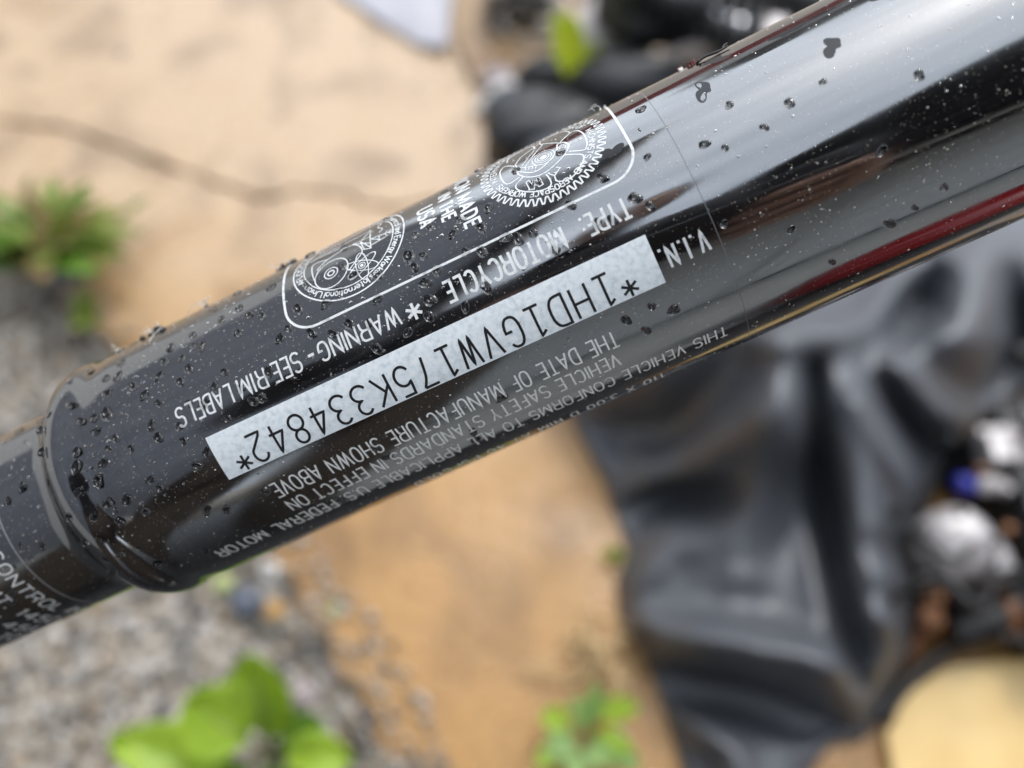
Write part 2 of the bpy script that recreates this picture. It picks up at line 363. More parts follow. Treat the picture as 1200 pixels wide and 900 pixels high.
# rounded frame
fr = []
def cor(cs, cw, a0, r=6.2): return [(cs+r*cos(radians(a0+k*9)), cw+r*sin(radians(a0+k*9))) for k in range(11)]
fr += cor(36.8-6.2, -13.0-6.2, 90-90)[0:0]
fr = cor(30.6, -19.2, 0)+cor(-35.2, -19.6, 90)+cor(-35.2, -44, 180)+cor(30.6, -44, 270); fr.append(fr[0])
rb = Ribbon(); rb.stroke(fr, .55, fm, step=.8); rb.build('label_border', M_white, 'white rounded border line round the two round emblems')

# emblems ---------------------------------------------------------
def circ(r, n=72, c=(0, 0)): return [(c[0]+r*cos(2*pi*k/n), c[1]+r*sin(2*pi*k/n)) for k in range(n)]+[(c[0]+r, c[1])]
def ell(c, a, b, rot, n=30):
    return [(c[0]+a*cos(t)*cos(rot)-b*sin(t)*sin(rot), c[1]+a*cos(t)*sin(rot)+b*sin(t)*cos(rot)) for t in [2*pi*k/n for k in range(n+1)]]
def smooth(P, n=5):
    q = spline([Vector((x, y, 0)) for x, y in P], n); return [(v.x, v.y) for v in q]
def ring_text(rb, text, r, cap, psi0, deg_per, f, stroke, **kw):
    L = radians(deg_per*len(text))*r
    for st in layout(text, L, cap, stroke=stroke, **kw):
        rb.stroke(st, stroke, lambda x, y: f((r+y)*cos(radians(psi0)+x/r), (r+y)*sin(radians(psi0)+x/r)), step=.5)
f1 = lambda a, b: fm(a-25.4, b-29.4)
rb = Ribbon(); T_ = .27
rb.stroke(circ(13.5), .34, f1, closed=True); rb.stroke(circ(10.9), .26, f1, closed=True)
ring_text(rb, 'and Energy Workers ', 11.45, 1.45, 2, 3.75, f1, .24, gap=.24, space=.5)
ring_text(rb, 'International ', 11.45, 1.45, 74, 3.75, f1, .24, gap=.24, space=.5)
ring_text(rb, 'Union \u00b7 ', 11.45, 1.45, 127, 4.2, f1, .24, gap=.24, space=.5)
ring_text(rb, 'AFL\u00b7CIO,CLC \u00b7 ', 11.45, 1.35, 161, 4.2, f1, .24, gap=.24, space=.5)
ring_text(rb, 'Paper Allied Industrial Chemical ', 11.45, 1.45, 224, 4.15, f1, .24, gap=.24, space=.5)
rb.stroke(ell((-4.3, 4.9), 3.9, 4.2, .6), T_, f1); rb.stroke(circ(.75, 18, (-4.4, 4.9)), .3, f1); rb.stroke(circ(1.6, 22, (-4.4, 4.9)), .26, f1)
rb.stroke(smooth([(-7.6, 1.7), (-5.2, -.5), (0, -1.9), (2.2, -.6), (3.3, 2.2), (2.6, 4.0), (-.4, 6.8)]), T_, f1)
rb.stroke(smooth([(-8.3, 5.3), (-8.9, 1.1), (-8.4, -1.5), (-4.8, -.6)]), T_, f1)
rb.disc((2.7, 7.1), .42, f1); rb.stroke(circ(.8, 18, (2.7, 7.1)), .2, f1)
for k in range(3): rb.stroke(ell((2.7, 7.1), 4.0, 1.35, .5+k*pi/3), .24, f1)
for P in ([(1.1, -1.9), (5.6, -1.6)], [(3, -1.4), (5.4, 3)], [(5.4, -5.1), (5.4, 3.2), (3.8, 2.5), (3, -1.4)], [(5.6, -.3), (11, .8)], [(5.5, 2.2), (9.3, 1.7)],
          [(-8.3, -4.2), (5.5, -4.8)], [(-7.2, -3.6), (-2.1, -3.2)], [(-9.6, -3.4), (-7.2, -3.8)], [(3.2, -1.6), (5.5, -4.8)], [(5.5, -.3), (8, 2.0)], [(7.6, .1), (7.4, 2)], [(-2.1, -3.2), (-2.0, -4.2)], [(1.1, -1.9), (5.4, 1.2)],
          [(-7.5, -5.5), (4, -8)], [(4, -8), (7, -7.6)]):
    rb.stroke(P, .25, f1)
rb.stroke(smooth([(6.9, -7.2), (8.0, -5.9), (7.2, -4.4), (8.4, -2.6), (7.6, -1.4)]), .25, f1); rb.stroke(circ(.55, 16, (10.4, .6)), .22, f1)
rb.stroke(smooth([(9.5, -.4), (9.0, .8), (9.6, 1.6)]), .22, f1)
rb.build('round_emblem', M_white, 'round union emblem with an atom, a paper roll and a truss inside a lettered ring')
f2 = lambda a, b: fm(a+20.2, b-29.0)
rb = Ribbon(); NT = 50; P = []
for k in range(NT):
    for fr_, r in ((0, 12.3), (.18, 12.35), (.42, 13.75), (.66, 13.75), (.88, 12.35)):
        a = 2*pi*(k+fr_)/NT; P.append((r*cos(a), r*sin(a)))
P.append(P[0]); rb.stroke(P, .36, f2, step=.6)
ring_text(rb, 'MACHINISTS ', 10.3, 1.35, -8, 4.9, f2, .23, gap=.34, space=.5)
ring_text(rb, 'AND ', 10.3, 1.35, 47, 5, f2, .25, gap=.34, space=.5)
ring_text(rb, 'AEROSPACE ', 10.3, 1.35, 70, 5, f2, .25, gap=.34, space=.5)
ring_text(rb, 'WORKERS ', 10.3, 1.35, 123, 5.3, f2, .25, gap=.34, space=.5)
ring_text(rb, '\u00b7 INTERNATIONAL ASSOCIATION OF ', 10.3, 1.35, 168, 5.6, f2, .23, gap=.34, space=.5)
W2 = .3
rb.stroke(smooth([(4.5, -1.9), (7.3, -4.2), (8.8, -3.6), (9.6, -.4), (9.4, 3.0), (8.7, 4.7), (7.9, 4.9), (5.4, 3.2)]), W2, f2)
rb.stroke([(6.4, .2), (8.8, .5), (8.75, 1.0), (6.4, .8), (6.4, .2)], .24, f2)
rb.stroke(smooth([(4.3, 3.6), (7.1, 5.7), (7.5, 6.7), (7.0, 7.9), (4.7, 10.0), (2.9, 10.5), (1.5, 10.2), (.7, 9.5), (.7, 8.2)]), W2, f2)
rb.stroke([(-.2, 6.4), (.1, 7.2), (.8, 8.0), (1.3, 7.6), (.9, 7.1), (1.5, 7.4), (2.4, 6.7), (1.7, 5.9)], .26, f2)
rb.stroke(smooth([(-5.1, 4.1), (-7.0, 5.4), (-7.2, 6.7), (-6.2, 8.1), (-4.1, 9.6), (-1.9, 10.2), (-.6, 9.8), (-.4, 8.3), (-.7, 6.5)]), W2, f2)
rb.stroke([(-4.9, 8.5), (-4.0, 8.9), (-3.5, 7.7), (-2.9, 8.9), (-2.0, 8.8), (-2.2, 6.4), (-2.9, 6.5), (-2.8, 7.6), (-3.5, 6.6), (-4.0, 7.5), (-4.3, 5.9), (-5, 6.1), (-4.9, 8.5)], .24, f2)
rb.stroke(smooth([(-5.9, -1.3), (-7.9, -3.5), (-9.2, -2.0), (-9.4, 1.2), (-8.9, 3.6), (-7.7, 4.1), (-5.8, 3.6)]), W2, f2)
rb.stroke([(-7.4, -.4), (-6.6, .1), (-7.4, .6)], .22, f2)
rb.stroke(smooth([(-7.2, -5.0), (-6.6, -7.4), (-3.7, -9.0), (-1.0, -8.2), (-.7, -5.4)]), W2, f2)
rb.stroke(smooth([(.7, -7.5), (1.2, -9.4), (4.0, -9.2), (6.6, -7.0), (7.3, -4.4)]), W2, f2)
rb.stroke(smooth([(3.9, -1.7), (5.1, -1.3), (5.9, .2), (5.7, 1.7), (3.9, 3.8), (.9, 5.5), (-1.8, 6.0), (-4.3, 4.8), (-5.7, 2.8), (-5.9, 1.1)]), W2, f2)
rb.stroke(smooth([(3.9, -1.7), (3.0, 1.1), (1.0, 3.1), (-1.6, 4.3), (-3.4, 3.9), (-5.2, 2.0), (-5.9, 1.1)]), W2, f2)
rb.stroke(circ(.7, 18, (4.6, .7)), .26, f2); rb.stroke(circ(1.2, 20, (4.6, .7)), .22, f2)
rb.stroke([(1.1, -5.3), (-4.1, 1.3), (-5.6, -.2), (-5.7, -1.8), (-4.2, -4.2), (.6, -7.4), (1.1, -5.3)], .26, f2); rb.stroke([(-.4, -5.1), (-4.5, .2)], .24, f2)
rb.stroke([(.8, -6.4), (4.3, -2.0)], .26, f2); rb.stroke([(4.5, -1.9), (7.3, -4.3)], .26, f2); rb.stroke([(-4.1, 1.3), (-.5, 3.1)], .24, f2)
for k in range(4): rb.stroke([(-3.9+k*.7, 1.4+k*.36), (-4.2+k*.7, 2.3+k*.36)], .2, f2)
rb.disc((.2, .8), .75, f2); rb.stroke(circ(1.25, 22, (.2, .8)), .2, f2); rb.stroke(circ(1.8, 24, (.2, .8)), .2, f2); rb.stroke(circ(2.5, 26, (.2, .8)), .2, f2)
rb.build('gear_emblem', M_white, 'gear shaped union emblem with caliper and square inside a lettered ring')
# edges of the clear films
rb = Ribbon(); rb.stroke([(44.3, x) for x in range(-60, 66, 2)], .16, lambda s, q: fm(s, q, R+.02)); rb.build('film_edge', M_film, 'faint edge of the clear label film')
rb = Ribbon(); rb.stroke([(-83.5+.0*x, x) for x in range(-50, 40, 2)], .08, lambda s, q: fm(s, q, R+.02)); rb.build('film_edge', mat('clear_film_edge_faint', (.05, .05, .055), .25), 'faint edge of the clear label film')
r_n = 24.4
fn = lambda s, q: cyl(s, q, r_n+.035, r_n)
rb = Ribbon(); rb.stroke([(-122.6, x) for x in range(-40, 42, 1)], .28, fn); rb.build('film_edge', M_dim, 'grey edge line of the emission label on the lower neck')
def text_round(rb, text, w0, w1, sb, cap, stroke, **kw):
    for st in layout(text, w1-w0, cap, stroke=stroke, **kw): rb.stroke(st, stroke, lambda x, y: fn(sb+y, w0+x), step=.7)
rb = Ribbon()
text_round(rb, 'EMISSION CONTROL IN', -23.0, 29.5, -129.2, 3.4, .42, gap=.42, space=.8)
text_round(rb, 'DISPLACEMENT. 1450', -22.0, 28.6, -135.6, 3.4, .42, gap=.42, space=.9)
text_round(rb, 'TIMING BTDC RI 45A', -21.0, 29.0, -141.6, 3.2, .40, gap=.42, space=.8)
text_round(rb, 'VALVE ADJUSTED TO', -21.0, 29.0, -147.2, 3.2, .40, gap=.42, space=.8)
rb.build('lettering', M_white2, 'small emission label text running round the lower neck')

# ------------------------------------------------------------------ rain drops, grit and litter on the tube
def drop_mesh(i):
    r = random.Random(100+i); V = []; Fc = []; nr, na = 6, 16
    el = r.uniform(1.0, 1.75); hgt = r.uniform(.36, .58); ph = [r.uniform(0, 6.28) for _ in range(3)]; am = [r.uniform(.04, .22), r.uniform(0, .16), r.uniform(0, .08)]
    V.append(Vector((0, 0, hgt)))
    for j in range(1, nr+1):
        q = j/nr
        for k in range(na):
            a = 2*pi*k/na; rr = 1+sum(am[m]*sin((m+2)*a+ph[m]) for m in range(3))
            rad = sin(q*pi/2*1.08)/sin(pi/2*1.0); z = hgt*(max(0, 1-q**2.2))**.85
            V.append(Vector((cos(a)*rr*rad*el, sin(a)*rr*rad, max(z, .0)+.012)))
    for k in range(na): Fc.append((0, 1+k, 1+(k+1) % na))
    for j in range(nr-1):
        for k in range(na):
            k2 = (k+1) % na; Fc.append((1+j*na+k, 1+(j+1)*na+k, 1+(j+1)*na+k2, 1+j*na+k2))
    Fc.append(tuple(1+(nr-1)*na+k for k in range(na))[::-1])
    me = bpy.data.meshes.new('water_drop'); me.from_pydata([tuple(v) for v in V], [], Fc); me.update()
    me.polygons.foreach_set('use_smooth', [True]*len(me.polygons)); me.materials.append(M_water); me.materials.append(M_contact); me.polygons[len(me.polygons)-1].material_index = 1; return me
drops = [drop_mesh(i) for i in range(14)]
def frame_at(s, wv, r, ref):
    t = wv/ref; n = e0*cos(t)+e1*sin(t); p = TP+(TD*s+n*r)*.001; tx = -e0*sin(t)+e1*cos(t)
    return p, TD, tx, n
def put_drop(s, wv, size, r=R, ref=R, ang=None):
    o = bpy.data.objects.new('water_drop', drops[rnd.randrange(14)]); COL.objects.link(o)
    p, a, b, n = frame_at(s, wv, r, ref); ang = rnd.uniform(0, pi) if ang is None else ang
    x = a*cos(ang)+b*sin(ang); y = n.cross(x); k = size*.001
    o.matrix_world = Matrix(((x.x*k, y.x*k, n.x*k, p.x), (x.y*k, y.y*k, n.y*k, p.y), (x.z*k, y.z*k, n.z*k, p.z), (0, 0, 0, 1)))
    tag(o, drop_label(s, wv, size), 'water drop', 'rain drops beaded on the black tube'); return o
def drop_label(s, wv, size):
    z = 'large' if size > .95 else 'middling' if size > .55 else 'small'
    for a, b, c, d, n in [(-200, -109, -60, 60, 'on the thin lower neck left of the rounded lip'), (-109, -92, -60, -12, 'on the upper part of the rounded lip'), (-109, -92, -12, 60, 'on the lower part of the rounded lip'),
                          (-92, -67, -60, -24, 'on the bare upper shoulder beside the lip'), (-92, -67, -24, -5, 'between the lip and the word LABELS'), (-92, -67, -5, 60, 'left of the end of the silver number strip'),
                          (-67, -43, -60, -14, 'left of the round atom emblem'), (-67, -43, -14, 0, 'beside the words RIM LABELS'), (-43, -10, -60, -14, 'inside the border by the atom emblem'), (-43, -10, -14, 0, 'beside the word WARNING'),
                          (-10, 6, -60, -14, 'beside the words UNION MADE IN THE USA'), (6, 37, -60, -14, 'inside the border by the gear emblem'), (-10, 20, -14, 0, 'beside the word MOTORCYCLE'), (20, 46, -14, 12, 'beside the words TYPE and V.I.N.'),
                          (-67, 40, 0, 60, 'below the silver number strip among the fine text'), (37, 200, -60, -26, 'high on the bright sky reflection at right'), (37, 200, -26, -7, 'low on the bright sky reflection at right'), (40, 200, -7, 9, 'on the dark band at right'), (40, 200, 9, 60, 'on the grey band under the dark band at right')]:
        if a <= s < b and c <= wv < d: return z+' clear rain drop '+n
    return z+' clear rain drop on the glossy black tube'
taken = []
def free(s, wv, d):
    for a, b, c in taken:
        if (a-s)**2+(b-wv)**2 < (c+d)**2: return False
    taken.append((s, wv, d)); return True
def inplate(s, wv, m=.8): return -66.75-m < s < 31.85+m and -1.7-m < wv < 9.1+m
# drops whose place can be read in the photograph
for s, wv, z in [(-89, 3, 1.1), (-93, -3.2, 1.15), (-96.5, -8, 1.2), (-88, -8.5, .75), (-83, -6.5, .85), (-82, 1.2, .8), (-86.5, -16, 1.5), (-86.5, -21.5, 1.1), (-90, -13.5, .9),
                 (-79.5, -20, 1.15), (-77, -9, .9), (-74, -13, 1.0), (-68, 1, 1.05), (-71.5, -3.2, .9), (-60.5, -3.4, .8), (-53.8, -4.4, 1.2), (-51.8, -4.2, 1.1), (-70, -26, 1.2), (-64, -23, 1.0), (-57, -27, 1.0), (-50, -24, .9), (-47, -22, 1.0),
                 (-38.5, -19, 1.2), (-37, -12, 1.2), (-12.5, -18.5, 1.35), (-12, -15.5, 1.0), (-11, -11.2, 1.3), (-11.5, -7.5, 1.2), (-13, -4.6, 1.1), (1.8, -12, 1.1), (9.5, -11, 1.2), (24.6, -7.0, 1.0), (27.5, -6.2, .9), (33, -8.2, 1.25), (35, -5.5, .9),
                 (46, 3.5, 1.0), (38.5, -15, .9), (42, -28, 1.0), (49, -12, 1.0), (52, -9.5, .9), (56.5, -17.5, 1.05), (60, -9.8, .8), (66, -12, 1.2), (73, -13, .85), (77, 3.5, 1.1), (88, -6, 1.2), (57, 10, .9), (75, 18, 1.2), (80, 17, .85), (86, 15.5, 1.0), (63, 21, .8), (22, 13, .9), (27.5, 12.5, .9), (24.8, 17.2, 1.0)]:
    z *= .78 if s > 36 else .92
    if not inplate(s, wv): free(s, wv, z*1.1); put_drop(s, wv, z)
n = 0
while n < 105:
    s = -104+rnd.random()**1.25*215; wv = rnd.triangular(-44, 34, -18)
    if s > 37 or (s > 15 and rnd.random() < .6): continue; z = .26+.55*rnd.random()**2.6
    if inplate(s, wv, z) or not free(s, wv, z*1.25+.25): continue
    put_drop(s, wv, z); n += 1
for k in range(42):
    s = rnd.uniform(-152, -112); wv = rnd.uniform(-30, 24); put_drop(s, wv, .3+.75*rnd.random()**2, r_n, r_n)
# tiny droplets and grit: nobody could count them
def scatter(name, m, count, zr, hk, na, label, cat, srange, seed, wr=(-46, 44), plate_ok=True):
    r = random.Random(seed); V = []; Fc = []; MI = []
    for i in range(count):
        s = srange[0]+(srange[1]-srange[0])*r.random()
        wv = r.uniform(*wr)
        ncl = fbm(Vector((s*.06, wv*.08, seed)), 3)
        if ncl < -.12 and r.random() < .75: continue
        rr, ref = (r_n, r_n) if s < -109 else (R, R)
        if -110 < s < -96: continue
        if inplate(s, wv, .3):
            if not plate_ok or m == M_water or r.random() < .7: continue
            rr = R+.09
        z = zr[0]+(zr[1]-zr[0])*r.random()**3; p, a, b, nn = frame_at(s, wv, rr, ref); k = z*.001; b0 = len(V); ph = r.uniform(0, 6); el = r.uniform(.8, 1.5)
        V.append(p+nn*k*hk)
        for j in range(na):
            t = ph+2*pi*j/na; V.append(p+(a*cos(t)*el+b*sin(t))*k*.75+nn*k*hk*.7)
        for j in range(na):
            t = ph+2*pi*j/na; V.append(p+(a*cos(t)*el+b*sin(t))*k+nn*k*(.02 if m == M_water else -.1))
        for j in range(na):
            j2 = (j+1) % na; Fc.append((b0, b0+1+j, b0+1+j2)); Fc.append((b0+1+j, b0+1+na+j, b0+1+na+j2, b0+1+j2))
        Fc.append(tuple(b0+1+na+j for j in range(na))[::-1]); MI += [0]*(2*na)+[1]
    o = mesh(name, V, Fc, m); o.data.materials.append(M_contact if m == M_water else m); o.data.polygons.foreach_set('material_index', MI); tag(o, label, cat, kind='stuff'); return o
scatter('small_rain_beads', M_water, 1000, (.13, .36), .45, 10, 'small dark rain beads crowding the upper side and left end of the tube', 'droplets', (-152, 25), 17, (-46, 10))
scatter('fine_rain_mist', M_water, 1500, (.09, .26), .5, 8, 'fine mist of tiny rain droplets over the black tube', 'droplets', (-155, 130), 3)
scatter('pale_grit_specks', M_grit, 1900, (.04, .19), .6, 5, 'pale grit and dust specks stuck to the wet tube', 'grit', (-155, 70), 5)
scatter('pale_grit_on_dark_end', M_grit, 260, (.06, .2), .8, 6, 'coarser pale specks on the dark right end of the tube', 'grit', (45, 130), 9, (-4, 16))
# wet smears: very thin puddles
M_smear = mat('thin_water_film', (.02, .021, .023), .32, ior=1.36)
def smear(s, wv, rx, ry, seed):
    r = random.Random(seed); V = [cyl(s, wv, R+.05)]; Fc = []; nA = 36
    for k in range(nA):
        a = 2*pi*k/nA; q = 1+.35*sin(2*a+seed)+.22*sin(3*a+2*seed)+.12*sin(5*a+seed*3); V.append(cyl(s+rx*q*cos(a), wv+ry*q*sin(a), R+.02))
    for k in range(nA): Fc.append((0, 1+k, 1+(k+1) % nA))
    o = mesh('water_smear', V, Fc, M_smear); return o
for i, (s, wv, rx, ry, lb) in enumerate([(33, -20, 1.9, 1.6, 'flat grey smear of water just inside the corner of the white border'), (54, -24.5, 1.7, 2.6, 'forked flat water smear on the bright sky reflection'),
        (60, -34, 2.6, 1.8, 'flat water smear below the small black twig'), (74, -30, 2.8, 1.0, 'long thin water smear near the right end of the reflection'), (78, -19.5, 1.9, 1.9, 'round flat water smear close to the dark band'), (93, -26, 3.5, 2.6, 'widest faint water smear at the far right of the sky reflection')]):
    o = smear(s, wv, rx, ry, 1.3+i*2.1); tag(o, lb, 'water smear', 'flat water smears on the tube')
M_char = mat('dark_debris', (.018, .016, .014), .5); M_fibre = mat('pale_fibre', (.7, .68, .63), .6); M_rust = mat('red_brown_debris', (.13, .03, .02), .5); M_cream = mat('cream_flake', (.75, .72, .66), .5)
def shard(bm, p, a, b, n, L, W, H, r):
    ang = r.uniform(0, pi); x = a*cos(ang)+b*sin(ang); y = n.cross(x); pts = []
    q = [(-.5, 0), (-.2, .4), (.25, .5), (.5, .1), (.2, -.45), (-.25, -.4)]
    lo = [bm.verts.new(p+(x*u*L*r.uniform(.7, 1.2)+y*v*W*r.uniform(.7, 1.2))*.001-n*.0002) for u, v in q]
    hi = [bm.verts.new(p+(x*u*L*r.uniform(.4, .9)+y*v*W*r.uniform(.4, .9)+n*H*r.uniform(.6, 1.2))*.001) for u, v in q]
    bm.faces.new(lo[::-1]); bm.faces.new(hi)
    for i in range(6): bm.faces.new((lo[i], lo[(i+1) % 6], hi[(i+1) % 6], hi[i]))
def clump(s, wv, label, pieces, fib, seed, cat='debris'):
    r = random.Random(seed); p, a, b, n = frame_at(s, wv, R, R)
    root = empty('debris_clump', p); tag(root, label, cat)
    for (m, nm, L, W, H, c) in pieces:
        bm = bmesh.new()
        for k in range(c):
            ds, dw = r.gauss(0, L*.45), r.gauss(0, W*.4); p2, a2, b2, n2 = frame_at(s+ds, wv+dw, R, R)
            shard(bm, p2-p, a2, b2, n2, L*r.uniform(.5, 1), W*r.uniform(.5, 1), H*r.uniform(.5, 1), r)
        frombm(nm, bm, m, root)
    for k in range(fib):
        q0 = n*.0003+a*r.gauss(0, .0008)+b*r.gauss(0, .0006); q1 = q0+n*r.uniform(.0004, .0016)+a*r.gauss(0, .0012)+b*r.gauss(0, .0008); q2 = q1+n*r.uniform(-.0005, .0008)+a*r.gauss(0, .0014)
        tube('fibre', spline([q0, q1, q2], 4), .00007, M_fibre, root, 5)
clump(-77.5, -39, 'dark gritty crumb with white fluff on the upper edge near the lip', [(M_char, 'dark_crumb', 2.6, 1.5, 1.3, 7), (M_cream, 'pale_flake', 1.1, .5, .5, 2)], 9, 1)
clump(-43.5, -43.5, 'dark crumbly lump against the left end of the white border', [(M_char, 'dark_crumb', 2.2, 1.4, 1.0, 9), (M_cream, 'pale_flake', .6, .4, .4, 3)], 5, 2)
clump(-65, -43, 'thin tuft of pale fibres standing on the upper edge', [(M_char, 'dark_crumb', .8, .6, .5, 3)], 8, 3)
clump(-90, -42, 'small pale flake lying on the rounded upper shoulder', [(M_cream, 'pale_flake', 1.5, .6, .5, 3)], 2, 4)
clump(55.5, -41.5, 'red brown scrap with a cream flake near the top edge at right', [(M_rust, 'red_scrap', 2.0, 1.6, .9, 4), (M_cream, 'pale_flake', 2.4, 1.2, .6, 2)], 0, 5)
clump(36.5, -43.5, 'tiny white crumb on the top edge beside the border corner', [(M_cream, 'pale_flake', 1.0, .6, .5, 3)], 2, 6)
clump(39.8, -22, 'small tan grain of sand right of the white border', [(M_cream, 'pale_flake', .8, .5, .4, 1), (M_char, 'dark_crumb', .9, .6, .4, 1)], 0, 7)
p0, a, b, nn = frame_at(60, -38, R, R)
tw = empty('black_twig', p0); tag(tw, 'short forked black twig lying on the bright reflection', 'twig')
tube('stem', spline([a*-.003+nn*.0002+b*.0004, a*-.001+nn*.0006, a*.002+nn*.0004+b*.0003, a*.0042+nn*.0005], 5), [.0003]*11+[.00022]*5, M_char, tw, 6)
tube('twig_fork', spline([a*.003+nn*.0004, a*.0038+nn*.0008-b*.0009, a*.0046+nn*.0008-b*.0012], 4), .0002, M_char, tw, 6)
tube('twig_fork', spline([a*-.002+nn*.0004, a*-.0026+nn*.0006+b*.0012], 3), .00022, M_char, tw, 6)
p0, a, b, nn = frame_at(-77, -33, R, R)
tag(tube('pale_hair', spline([p0+nn*.0002, p0+a*.0009-b*.002+nn*.0005, p0+a*.0026-b*.0042+nn*.0006], 5), .00008, M_fibre, None, 5), 'single pale hair curled below the dark crumb', 'hair')

#GROUND#
# ------------------------------------------------------------------ ground, slab, gravel
M_soil = mat('damp_soil', (.18, .14, .10), .8)
add_noise(M_soil, 35, 8, [(.3, (.16, .135, .11)), (.5, (.34, .29, .235)), (.7, (.46, .41, .35))], bump=.6, dist=.006)
def sheet(name, x0, x1, y0, y1, nx, ny, zf, m):
    V = [Vector((x0+(x1-x0)*i/nx, y0+(y1-y0)*j/ny, 0)) for j in range(ny+1) for i in range(nx+1)]
    for v in V: v.z = zf(v.x, v.y)
    return mesh(name, V, [(j*(nx+1)+i, j*(nx+1)+i+1, (j+1)*(nx+1)+i+1, (j+1)*(nx+1)+i) for j in range(ny) for i in range(nx)], m)
tag(sheet('ground', -60, 60, -60, 60, 60, 60, lambda x, y: -.034, M_soil), kind='structure')
M_shade = mat('shade_dark_ground', (.03, .03, .031), .4); add_noise(M_shade, 220, 6, [(.35, (.018, .018, .019)), (.65, (.05, .049, .048))], bump=.5, dist=.003)  # dark ground added out of view; the photographer's shade is in its colour
tag(sheet('shade_ground', -2.2, 4, -3.6, -.40, 40, 30, lambda x, y: -.026, M_shade), 'unseen dark ground with the shade of the photographer put into its colour', kind='structure')
M_conc = mat('clay_stained_concrete', (.4, .3, .2), .5)
N, L, b = nodes(M_conc); t = N.new('ShaderNodeTexCoord'); m1 = N.new('ShaderNodeTexNoise'); m1.inputs['Scale'].default_value = 9; m1.inputs['Detail'].default_value = 8; m1.inputs['Distortion'].default_value = .6
L.new(t.outputs['Object'], m1.inputs['Vector'])
sx = N.new('ShaderNodeSeparateXYZ'); L.new(t.outputs['Object'], sx.inputs[0])
mr = N.new('ShaderNodeMapRange'); mr.inputs[1].default_value = -.12; mr.inputs[2].default_value = .30; L.new(sx.outputs['Y'], mr.inputs[0])
ma = N.new('ShaderNodeMath'); ma.operation = 'MULTIPLY_ADD'; ma.inputs[1].default_value = .8; L.new(m1.outputs['Fac'], ma.inputs[0])
mb = N.new('ShaderNodeMath'); mb.operation = 'SUBTRACT'; mb.inputs[1].default_value = .4; L.new(mr.outputs[0], mb.inputs[0]); L.new(mb.outputs[0], ma.inputs[2]); ma.use_clamp = True
cm = N.new('ShaderNodeMix'); cm.data_type = 'RGBA'; cm.inputs[6].default_value = (.41, .220, .064, 1); cm.inputs[7].default_value = (.49, .355, .228, 1); L.new(ma.outputs[0], cm.inputs[0])
m2 = N.new('ShaderNodeTexNoise'); m2.inputs['Scale'].default_value = 9; m2.inputs['Detail'].default_value = 7; m2.inputs['Distortion'].default_value = .5
mp = N.new('ShaderNodeMapping'); mp.inputs['Scale'].default_value = (1, .85, 1); mp.inputs['Rotation'].default_value = (0, 0, .6); L.new(t.outputs['Object'], mp.inputs[0]); L.new(mp.outputs[0], m2.inputs['Vector'])
r2 = N.new('ShaderNodeValToRGB'); r2.color_ramp.elements[0].position = .33; r2.color_ramp.elements[0].color = (.60, .58, .57, 1); r2.color_ramp.elements[1].position = .52; r2.color_ramp.elements[1].color = (1, 1, 1, 1); L.new(m2.outputs['Fac'], r2.inputs[0])
mm = N.new('ShaderNodeMix'); mm.data_type = 'RGBA'; mm.blend_type = 'MULTIPLY'; mm.inputs[0].default_value = 1; L.new(cm.outputs[2], mm.inputs[6]); L.new(r2.outputs[0], mm.inputs[7])
m3 = N.new('ShaderNodeTexNoise'); m3.inputs['Scale'].default_value = 120; m3.inputs['Detail'].default_value = 8; L.new(t.outputs['Object'], m3.inputs['Vector'])
r3 = N.new('ShaderNodeValToRGB'); r3.color_ramp.elements[0].position = .3; r3.color_ramp.elements[0].color = (.84, .84, .84, 1); r3.color_ramp.elements[1].position = .6; r3.color_ramp.elements[1].color = (1.08, 1.06, 1.04, 1); L.new(m3.outputs['Fac'], r3.inputs[0])
mk = N.new('ShaderNodeMix'); mk.data_type = 'RGBA'; mk.blend_type = 'MULTIPLY'; mk.inputs[0].default_value = 1; L.new(mm.outputs[2], mk.inputs[6]); L.new(r3.outputs[0], mk.inputs[7]); L.new(mk.outputs[2], b.inputs['Base Color'])
bp = N.new('ShaderNodeBump'); bp.inputs['Strength'].default_value = .5; bp.inputs['Distance'].default_value = .003; L.new(m3.outputs['Fac'], bp.inputs['Height']); L.new(bp.outputs[0], b.inputs['Normal'])
rr = N.new('ShaderNodeMapRange'); rr.inputs[1].default_value = .35; rr.inputs[2].default_value = .6; rr.inputs[3].default_value = .14; rr.inputs[4].default_value = .5; L.new(m1.outputs['Fac'], rr.inputs[0]); L.new(rr.outputs[0], b.inputs['Roughness'])
def rough_edge(P, step, amp, seed, skip=()):
    Q = []
    for i in range(len(P)):
        a = P[i]; c = P[(i+1) % len(P)]; n = 1 if i in skip else max(1, int((c-a).length/step))
        for k in range(n):
            p = a+(c-a)*(k/n)
            if i not in skip or True:
                p = p+Vector((noise.noise(Vector((p.x*40, p.y*40, seed)))*amp+noise.noise(Vector((p.x*150, p.y*150, seed)))*amp*.4, noise.noise(Vector((p.x*40+9, p.y*40, seed)))*amp, 0))
            Q.append(p)
    return Q
def slab(P, label, z=0.0, th=.06):
    bm = bmesh.new(); top = [bm.verts.new((p.x, p.y, z)) for p in P]; bot = [bm.verts.new((p.x, p.y, z-th)) for p in P]; n = len(P)
    bm.faces.new(top); bm.faces.new(bot[::-1])
    for i in range(n): bm.faces.new((top[i], bot[i], bot[(i+1) % n], top[(i+1) % n]))
    es = [e for e in bm.edges if all(abs(v.co.z-z) < 1e-6 for v in e.verts)]
    bmesh.ops.recalc_face_normals(bm, faces=bm.faces)
    bmesh.ops.bevel(bm, geom=es, offset=.003, segments=2, affect='EDGES', profile=.6)
    o = frombm('concrete_slab', bm, M_conc); return tag(o, label, 'slab', kind='structure')
